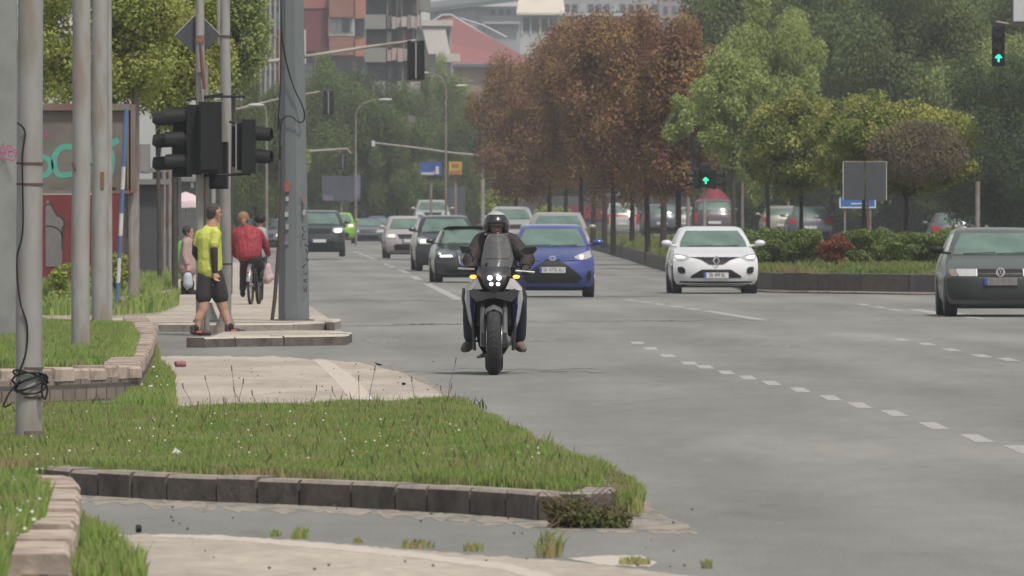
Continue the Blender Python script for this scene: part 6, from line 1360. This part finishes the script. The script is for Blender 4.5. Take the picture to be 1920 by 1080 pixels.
# ---------------------------------------------------------------- motorcycle and rider (faces the camera)
D = 94.7; s = 190.0; ox = 926; mx0 = X(ox, D)
mo = empty('motorcycle', (mx0, D, 0), 0, 'adventure motorcycle with tall screen, four white lamps and amber indicators', 'motorcycle')
q = lambda px, py, y=0.0: Vector(((px-ox)/s, y, (703-py)/s))
qx = lambda px: (px-ox)/s
qz = lambda py: (703-py)/s
MBODY = M('moto_dark', (.022, .023, .026), .4, var=.15, scale=12, coat=.3); MWH = M('moto_white', (.52, .51, .53), .3, var=.08, coat=.6); MBL = M('moto_blue', (.04, .04, .22), .3, coat=.5); STL = M('fork_metal', (.16, .16, .165), .35, metal=.6, var=.1); ALU = M('bright_alloy', (.5, .5, .5), .3, metal=.8)
def wheel(y, r_, wd_, nm='wheel'):
    prof = [(r_*.70, -wd_*.42), (r_*.80, -wd_*.5), (r_*.92, -wd_*.46), (r_*.975, -wd_*.3), (r_, 0), (r_*.975, wd_*.3), (r_*.92, wd_*.46), (r_*.80, wd_*.5), (r_*.70, wd_*.42)]
    o = MB().lathe(prof, (0, y, r_), 48, 'X', cap=False).build(nm, RUB, mo, smooth=60)
    mb = MB().lathe([(r_*.72, -wd_*.4), (r_*.66, -wd_*.35), (r_*.66, wd_*.35), (r_*.72, wd_*.4)], (0, y, r_), 40, 'X', cap=False)
    for k in range(5):
        a = k*2*math.pi/5; mb.tube([(0, y, r_), (0, y+r_*.68*math.cos(a), r_+r_*.68*math.sin(a))], [.03, .018], 6)
    mb.lathe([(.05, -.06), (.05, .06)], (0, y, r_), 14, 'X'); mb.build('rim', MBODY, o)
    mb = MB()      # tread grooves
    for k in range(40):
        a = k*2*math.pi/40; c, sn = math.cos(a), math.sin(a)
        for sg in (-1, 1): mb.tube([(sg*wd_*.06, y+(r_+.0005)*c, r_+(r_+.0005)*sn), (sg*wd_*.34, y+r_*.972*math.cos(a+.07), r_+r_*.972*math.sin(a+.07))], .004, 4)
    mb.build('tread', INK, o, smooth=0)
wheel(0, .335, .135); wheel(1.55, .335, .18)
for sg in (-1, 1):
    MB().lathe([(.16, 0), (.16, .006)], (sg*.075, 0, .335), 30, 'X').build('brake_disc', ALU, mo)
    MB().tube([(sg*.105, .02, .28), (sg*.105, .12, .66)], .031, 12).build('fork_leg', STL, mo); MB().tube([(sg*.105, .12, .64), (sg*.105, .25, 1.04)], .024, 12).build('fork_tube', MBODY, mo)
    MB().box((sg*.10, -.09, .36), (.05, .07, .12)).build('brake_caliper', MBODY, mo)
    MB().lathe([(.05, 0), (.06, .02), (.04, .05)], (sg*.115, 0, .335), 14, 'X').build('axle_cap', STL, mo)
# fender
mb = MB(); rings = []
for i in range(13):
    a = R(62+i*9.5); rr = .36
    rings.append([(x, 0-rr*math.cos(a)*(1 if 0 else 1)*-1*-1, .335+rr*math.sin(a)-abs(x)*abs(x)*7) for x in (-.085, -.06, 0, .06, .085)])
mb.rings(rings, closed=False, cap=False); mb.rings([[(p[0]*.97, p[1]*.97, p[2]-.012) for p in r_] for r_ in rings[::-1]], closed=False, cap=False)
mb.build('front_fender', M('fender_grey', (.10, .10, .105), .35, var=.1), mo, smooth=60)
# dark lower fairing / radiator
mb = MB(); mb.rings([[(x*1.0, y, z) for x, y in ((-w_, .34), (-w_*.8, yf+.04), (-w_*.3, yf), (w_*.3, yf), (w_*.8, yf+.04), (w_, .34), (w_*.8, .7), (-w_*.8, .7))] for z, w_, yf in ((.20, .10, .42), (.28, .15, .38), (.45, .19, .34), (.62, .205, .30), (.78, .22, .22), (.85, .23, .16))]); mb.build('engine_block', M('engine_dark', (.018, .018, .02), .6, var=.4, scale=25, bump=.6), mo)
MB().box((0, .245, .62), (.34, .04, .28)).build('radiator', M('radiator', (.012, .012, .013), .8, var=.5, scale=60), mo)
mb = MB()
for x in (-.19, .19): MB().tube([(x, .3, .24), (x*1.1, .26, .5), (x*.95, .3, .8)], .016, 6).build('crash_bar', MBODY, mo)
# upper beak between white cheeks
mb = MB(); mb.plate([(qx(905), qz(547)), (qx(948), qz(547)), (qx(966), qz(541)), (qx(972), qz(552)), (qx(960), qz(566)), (qx(926), qz(558)), (qx(893), qz(566)), (qx(880), qz(552)), (qx(886), qz(541))][::-1], .02, .2); mb.build('beak', MBODY, mo, smooth=0)
for sg in (-1, 1):
    f = lambda px: sg*(px-926)/s
    def wedge(pts, y, th, mt, nm, dy=.0):
        vs = [(f(a), y+dy*abs(a-950)/30+yy, qz(b)) for a, b, yy in pts]+[(f(a), y+th+dy*abs(a-950)/30+yy, qz(b)) for a, b, yy in pts]; n = len(pts)
        return MB().add(vs, [tuple(range(n)), tuple(range(2*n-1, n-1, -1))]+[(i, n+i, n+(i+1) % n, (i+1) % n) for i in range(n)]).build(nm, mt, mo, smooth=0, fixn=True)
    wedge([(948, 542, -.02), (957, 522, .0), (964, 523, .04), (973, 531, .1), (979, 540, .16), (979, 546, .16), (966, 543, .06)], .02, .25, MWH, 'side_fairing')
    wedge([(979, 543, 0), (981, 560, .02), (974, 600, .08), (967, 619, .12), (965, 614, .12), (971, 575, .04), (971, 546, 0)], .16, .16, MWH, 'fairing_strip')
    wedge([(971, 550, 0), (970, 575, .02), (965, 606, .08), (962, 598, .08), (964, 560, .02)], .165, .14, MBL, 'fairing_accent')
    wedge([(980, 541, 0), (985, 540, 0), (987, 560, .0), (984, 575, .0), (981, 562, .0)], .22, .2, MBODY, 'shroud')
# nose and lamps
mb = MB(); mb.rings([[(x, y, qz(py)) for x, y in ((-w_, .16), (-w_*.75, yf+.03), (-w_*.25, yf), (w_*.25, yf), (w_*.75, yf+.03), (w_, .16), (w_*.6, .3), (-w_*.6, .3))] for py, w_, yf in ((549, .06, .02), (542, .095, -.01), (530, .14, -.03), (518, .165, -.02), (508, .17, .03), (500, .15, .08))]); mb.build('nose_cowl', MBODY, mo)
for i, (px, py, r_) in enumerate(((918.5, 521, .025), (935.5, 521, .025), (921, 532.5, .019), (934, 532.5, .019))):
    o = MB().ball((qx(px), -.035, qz(py)), (r_, .022, r_*.95), 12).build('headlamp', M('moto_lamp', (.92, .97, 1), .2, var=0, emit=2.5), mo)
for sg in (-1, 1):
    px = 926+sg*43-(1 if sg > 0 else -4); MB().ball((qx(px), .1, qz(519)), (.034, .022, .018), 10).build('indicator', AMBER, mo); MB().tube([(qx(px)-sg*.02, .1, qz(519)), (sg*.12, .16, qz(521))], .011, 6).build('indicator_stem', BLK, mo)
# screen
SCR = bpy.data.materials.new('smoked_screen'); SCR.use_nodes = True; b_ = SCR.node_tree.nodes['Principled BSDF']; b_.inputs['Base Color'].default_value = (.20, .205, .21, 1); b_.inputs['Roughness'].default_value = .15; b_.inputs['Alpha'].default_value = .4; b_.inputs['Coat Weight'].default_value = .5
mb = MB(); R1 = []
for py, xl, xr in ((512, 912, 947), (504, 905, 955), (495, 902, 960), (485, 903, 963), (472, 906, 960), (460, 908, 957), (450, 911, 954), (442, 916, 950), (438.5, 922, 944)):
    cx = (xl+xr)/2; hw = (xr-xl)/2; R1.append([(qx(cx+hw*t), .05+.10*t*t+.28*(512-py)/74, qz(py)) for t in (-1, -.75, -.5, -.25, 0, .25, .5, .75, 1)])
mb.rings(R1, closed=False, cap=False); mb.build('windscreen', SCR, mo, smooth=60)
mb = MB(); 
for side in (0, -1): mb.tube([(p[side][0], p[side][1]-.003, p[side][2]) for p in R1], .004, 4)
mb.tube([(p[0], p[1]-.004, p[2]+.0) for p in R1[3][1:-1]], .0035, 4); mb.build('screen_edge', DGREY, mo)
MB().box((0, .16, qz(500)), (.17, .03, .07)).build('dashboard', BLK, mo)
# bars, guards, mirrors
MB().tube([(-.36, .42, qz(503)), (-.2, .36, qz(500)), (0, .32, qz(505)), (.2, .36, qz(500)), (.36, .42, qz(503))], .014, 8).build('handlebar', BLK, mo)
for sg in (-1, 1):
    x0, x1 = (-.355, -.19) if sg < 0 else (.21, .40); yy = 505 if sg < 0 else 508; dz_ = 0 if sg < 0 else -.015
    MB().tube([(x0, .36 if sg < 0 else .3, qz(yy)+(.008 if sg < 0 else .0)), (x1, .30 if sg < 0 else .36, qz(yy)+dz_)], .011, 8).build('hand_guard', ALU, mo)
    MB().tube([(sg*.23, .36, qz(500)), (sg*.20, .34, qz(485)), (sg*.25, .32, qz(472))], .008, 6).build('mirror_stem', BLK, mo)
    mpx = [(860, 461), (878, 463), (886, 471), (879, 475), (866, 475)] if sg < 0 else [(975, 471), (984, 464), (1005, 463), (1007, 468), (1001, 476), (986, 478)]
    vs = [(qx(a), .30, qz(b)) for a, b in mpx]; n = len(vs); vs2 = [(v[0], .34, v[2]) for v in vs]
    MB().add(vs+vs2, [tuple(range(n)), tuple(range(2*n-1, n-1, -1))]+[(i, n+i, n+(i+1) % n, (i+1) % n) for i in range(n)]).build('mirror', BLK, mo, smooth=0, fixn=True)
# tank, seat, tail, exhaust, swing arm, pegs
mb = MB(); mb.rings([[(w_*math.cos(R(t)), y, z+h_*math.sin(R(t))) for t in range(0, 360, 30)] for y, w_, z, h_ in ((.35, .10, .92, .08), (.5, .17, .93, .14), (.7, .17, .92, .14), (.85, .11, .88, .08))]); mb.build('fuel_tank', MBODY, mo)
mb = MB(); mb.rings([[(w_*math.cos(R(t)), y, z+h_*math.sin(R(t))) for t in range(0, 360, 30)] for y, w_, z, h_ in ((.8, .10, .84, .05), (1.0, .15, .84, .05), (1.35, .13, .90, .05), (1.75, .10, .95, .04))]); mb.build('seat', BLK, mo)
MB().tube([(.19, .7, .3), (.22, 1.2, .42), (.24, 1.75, .6)], [.03, .045, .055], 12).build('exhaust', STL, mo)
for sg in (-1, 1): MB().tube([(sg*.1, .9, .4), (sg*.1, 1.55, .335)], .03, 8).build('swing_arm', MBODY, mo); MB().tube([(sg*.12, .75, .33), (sg*.27, .75, .32)], .013, 6).build('foot_peg', STL, mo)
MB().tube([(-.09, .45, .18), (-.16, .6, .17), (-.1, .75, .2)], .015, 6).build('side_stand', MBODY, mo)
# rider
rd = empty('person', (mx0, D, 0), 0, 'motorcycle rider in dark jacket, jeans and black helmet with silver crown', 'person')
mb = MB(); fleshhead(mb, q(931, 424, .62), .108, (0, -1, -.15)); mb.cap(q(931, 436, .66), q(930, 450, .72), .06, .065)
mb.cap(q(928, 462, .80), q(927, 520, .97), .12, .12)
mb.cap(q(915, 535, .9), q(885, 560, .5), .095, .07); mb.cap(q(885, 560, .5), q(881, 640, .72), .062, .04); mb.cap(q(938, 535, .9), q(972, 560, .5), .095, .07); mb.cap(q(972, 560, .5), q(974, 640, .72), .062, .04)
for a, b, c in ((q(897, 460, .76), q(880, 490, .62), q(886, 503, .43)), (q(962, 458, .76), q(988, 488, .62), q(980, 503, .43))): mb.cap(a, b, .058, .048); mb.cap(b, c, .046, .034)
blob('body', mb, SKIN, rd, .010, 2); facebits(q(931, 424, .62), (0, -1, -.15), rd, .108)
JK = M('brown_jacket', (.022, .014, .015), .75, var=.25, scale=7, bump=.9)
mb = MB(); mb.cap(q(906, 456, .78), q(954, 456, .78), .115, .11); mb.cap(q(930, 446, .74), q(930, 456, .76), .09, .12); mb.cap(q(918, 470, .80), q(920, 530, .92), .16, .15); mb.cap(q(942, 470, .80), q(938, 530, .92), .16, .15)
mb.cap(q(899, 460, .76), q(881, 489, .62), .095, .08); mb.cap(q(881, 489, .62), q(886, 501, .45), .072, .055); mb.cap(q(961, 458, .76), q(989, 487, .62), .095, .08); mb.cap(q(989, 487, .62), q(982, 502, .45), .07, .055)
blob('jacket', mb, JK, rd, .012, 4)
mb = MB(); mb.cap(q(915, 532, .95), q(940, 532, .95), .15, .15); mb.cap(q(912, 538, .85), q(882, 556, .5), .11, .08); mb.cap(q(882, 556, .5), q(880, 600, .62), .075, .07); mb.cap(q(880, 600, .62), q(881, 632, .7), .07, .066); mb.cap(q(942, 538, .85), q(974, 556, .5), .11, .08); mb.cap(q(974, 556, .5), q(975, 600, .62), .075, .07); mb.cap(q(975, 600, .62), q(974, 632, .7), .07, .066)
blob('jeans', mb, M('dark_jeans', (.018, .022, .042), .85, var=.15, scale=30), rd, .012, 3)
for sg, px in ((-1, 881), (1, 970)):
    mb = MB(); h_ = q(px, 657, .78); d_ = Vector((sg*.28, -1, -.1)); shoe(mb, h_, d_, 1.15); blob('boot', mb, M('tan_boot', (.12, .095, .08), .8, var=.3, scale=25), rd, .010, 2)
GLV = M('glove', (.03, .022, .022), .7, var=.2)
for sg, w_ in ((-1, q(887, 503, .45)), (1, q(981, 503, .45))): mb = MB(); hand(mb, w_, (sg*.15, -.55, -.05), (-sg, 0, .2), 1.3, 1.15); blob('glove', mb, GLV, rd, .0065, 1)
# helmet
hc = q(930.5, 422.5, .62); mb = MB()
def helm(prof, mat, nm, arc=(0, 360), cut=None):
    pass
shell = []; nlat, nlon = 14, 28
for i in range(nlat+1):
    la = R(90-i*(90+52)/nlat); ring = []
    for j in range(nlon):
        lo_ = 2*math.pi*j/nlon; ring.append(Vector((.124*math.cos(la)*math.cos(lo_), .148*math.cos(la)*math.sin(lo_), .128*math.sin(la))))
    shell.append(ring)
vs = [hc+p for r_ in shell for p in r_]; fs = []; ms_ = []
for i in range(nlat):
    for j in range(nlon):
        a = shell[i][j]; b = shell[i+1][(j+1) % nlon]; c = (a+b)/2
        face_open = c.y < -.06 and abs(c.x) < .078 and -.075 < c.z < .03
        if not face_open: fs.append((i*nlon+j, i*nlon+(j+1) % nlon, (i+1)*nlon+(j+1) % nlon, (i+1)*nlon+j)); ms_.append(1 if c.z > .098 else 0)
mb = MB(); mb.v = [tuple(p) for p in vs]; mb.f = fs; mb.m = ms_
hel = mb.build('helmet', [M('helmet_black', (.014, .014, .016), .25, var=.05, coat=.6), M('helmet_silver', (.36, .36, .37), .3, var=.05, coat=.5)], rd, smooth=60)
mod = hel.modifiers.new('s', 'SOLIDIFY'); mod.thickness = .012; mod.offset = -1
mb = MB(); rings = []
for zz, w_ in ((.035, .115), (.005, .122), (-.02, .120)): rings.append([(hc.x+w_*math.sin(R(t)), hc.y-.152*math.cos(R(t))*(w_/.122), hc.z+zz) for t in range(-70, 71, 10)])
VIS = bpy.data.materials.new('visor'); VIS.use_nodes = True; b_ = VIS.node_tree.nodes['Principled BSDF']; b_.inputs['Base Color'].default_value = (.02, .02, .022, 1); b_.inputs['Roughness'].default_value = .08; b_.inputs['Alpha'].default_value = .8
mb.rings(rings, closed=False, cap=False); mb.build('visor', VIS, hel, smooth=60)
mb = MB(); mb.tube([(hc.x+.1*math.sin(R(t)), hc.y-.14*math.cos(R(t)), hc.z-.095) for t in range(-80, 81, 16)], .022, 8); mb.build('chin_bar', M('helmet_black', (.014, .014, .016)), hel)

# ---------------------------------------------------------------- litter
def litter(nm, px, py, z, lab, fn, cat='litter', rz=0): x, d = G(px, py, z); e = fn(); e.name = nm; e.location = (x, d, z); e.rotation_euler = (0, 0, rz); tag(e, lab, cat)
litter('plastic_bottle', 694, 768, .012, 'white and violet crushed bottle at the top edge of the bank', lambda: MB().lathe([(.0, 0), (.028, 0), (.03, .03), (.026, .05), (.03, .07), (.022, .085), (.01, .1), (.01, .11)], n=12).build('x', M('bottle', (.5, .48, .6), .3, var=.2, scale=30)))
litter('drink_can', 338, 688, .012, 'pink can lying at the left of the middle pavement', lambda: MB().lathe([(.02, -.06), (.031, -.055), (.031, .055), (.02, .06)], (0, 0, .03), 14, 'X').build('x', M('can_pink', (.22, .09, .11), .4, var=.3, scale=30)), 'can', .5)
litter('bottle_cap', 260, 998, .006, 'black bottle cap lying on the service lane', lambda: MB().lathe([(.018, -.012), (.02, 0), (.018, .012)], (0, 0, .018), 12, 'X').build('x', BLK), 'cap', .2)
litter('paper_scrap', 332, 852, .14, 'white paper scrap caught in the grass of the bank', lambda: MB().box((0, 0, .01), (.05, .02, .035), rot=Matrix.Rotation(.6, 3, 'Y')).build('x', WHITE, smooth=0), 'paper')
litter('paper_scrap', 512, 936, .01, 'white scrap at the foot of the front kerb', lambda: MB().box((0, 0, .015), (.04, .05, .02), rot=Matrix.Rotation(.3, 3, 'X')).build('x', WHITE, smooth=0), 'paper')
litter('dark_pebble', 757, 722, .012, 'dark lump on the middle pavement near its road edge', lambda: MB().ball((0, 0, .012), (.02, .03, .014), 8).build('x', BLK), 'pebble')
mb = MB(); rs = random.Random(2)
for i in range(90):
    px, py = rs.uniform(300, 1300), rs.choice([rs.uniform(940, 1075), rs.uniform(675, 755)])
    if py < 760: px = rs.uniform(340, 850)
    x, d = G(px, py); r_ = rs.uniform(.003, .009); mb.ball((x, d, .014), (r_, r_*1.4, r_*.8), 5)
tag(mb.build('gravel', M('gravel', (.09, .075, .065), .95)), 'loose grit scattered on the pavements', None, None, 'stuff')

# ---------------------------------------------------------------- haze
hm = bpy.data.materials.new('haze'); hm.use_nodes = True; n = hm.node_tree.nodes; l = hm.node_tree.links
n.remove(n['Principled BSDF']); pv = n.new('ShaderNodeVolumePrincipled'); pv.inputs['Color'].default_value = (.90, .94, 1, 1); pv.inputs['Density'].default_value = .00025; pv.inputs['Anisotropy'].default_value = .2
l.new(pv.outputs[0], n['Material Output'].inputs['Volume'])
hz = MB().box((0, 640, 19), (700, 1340, 42)).build('haze', hm, smooth=0); hz['kind'] = 'stuff'
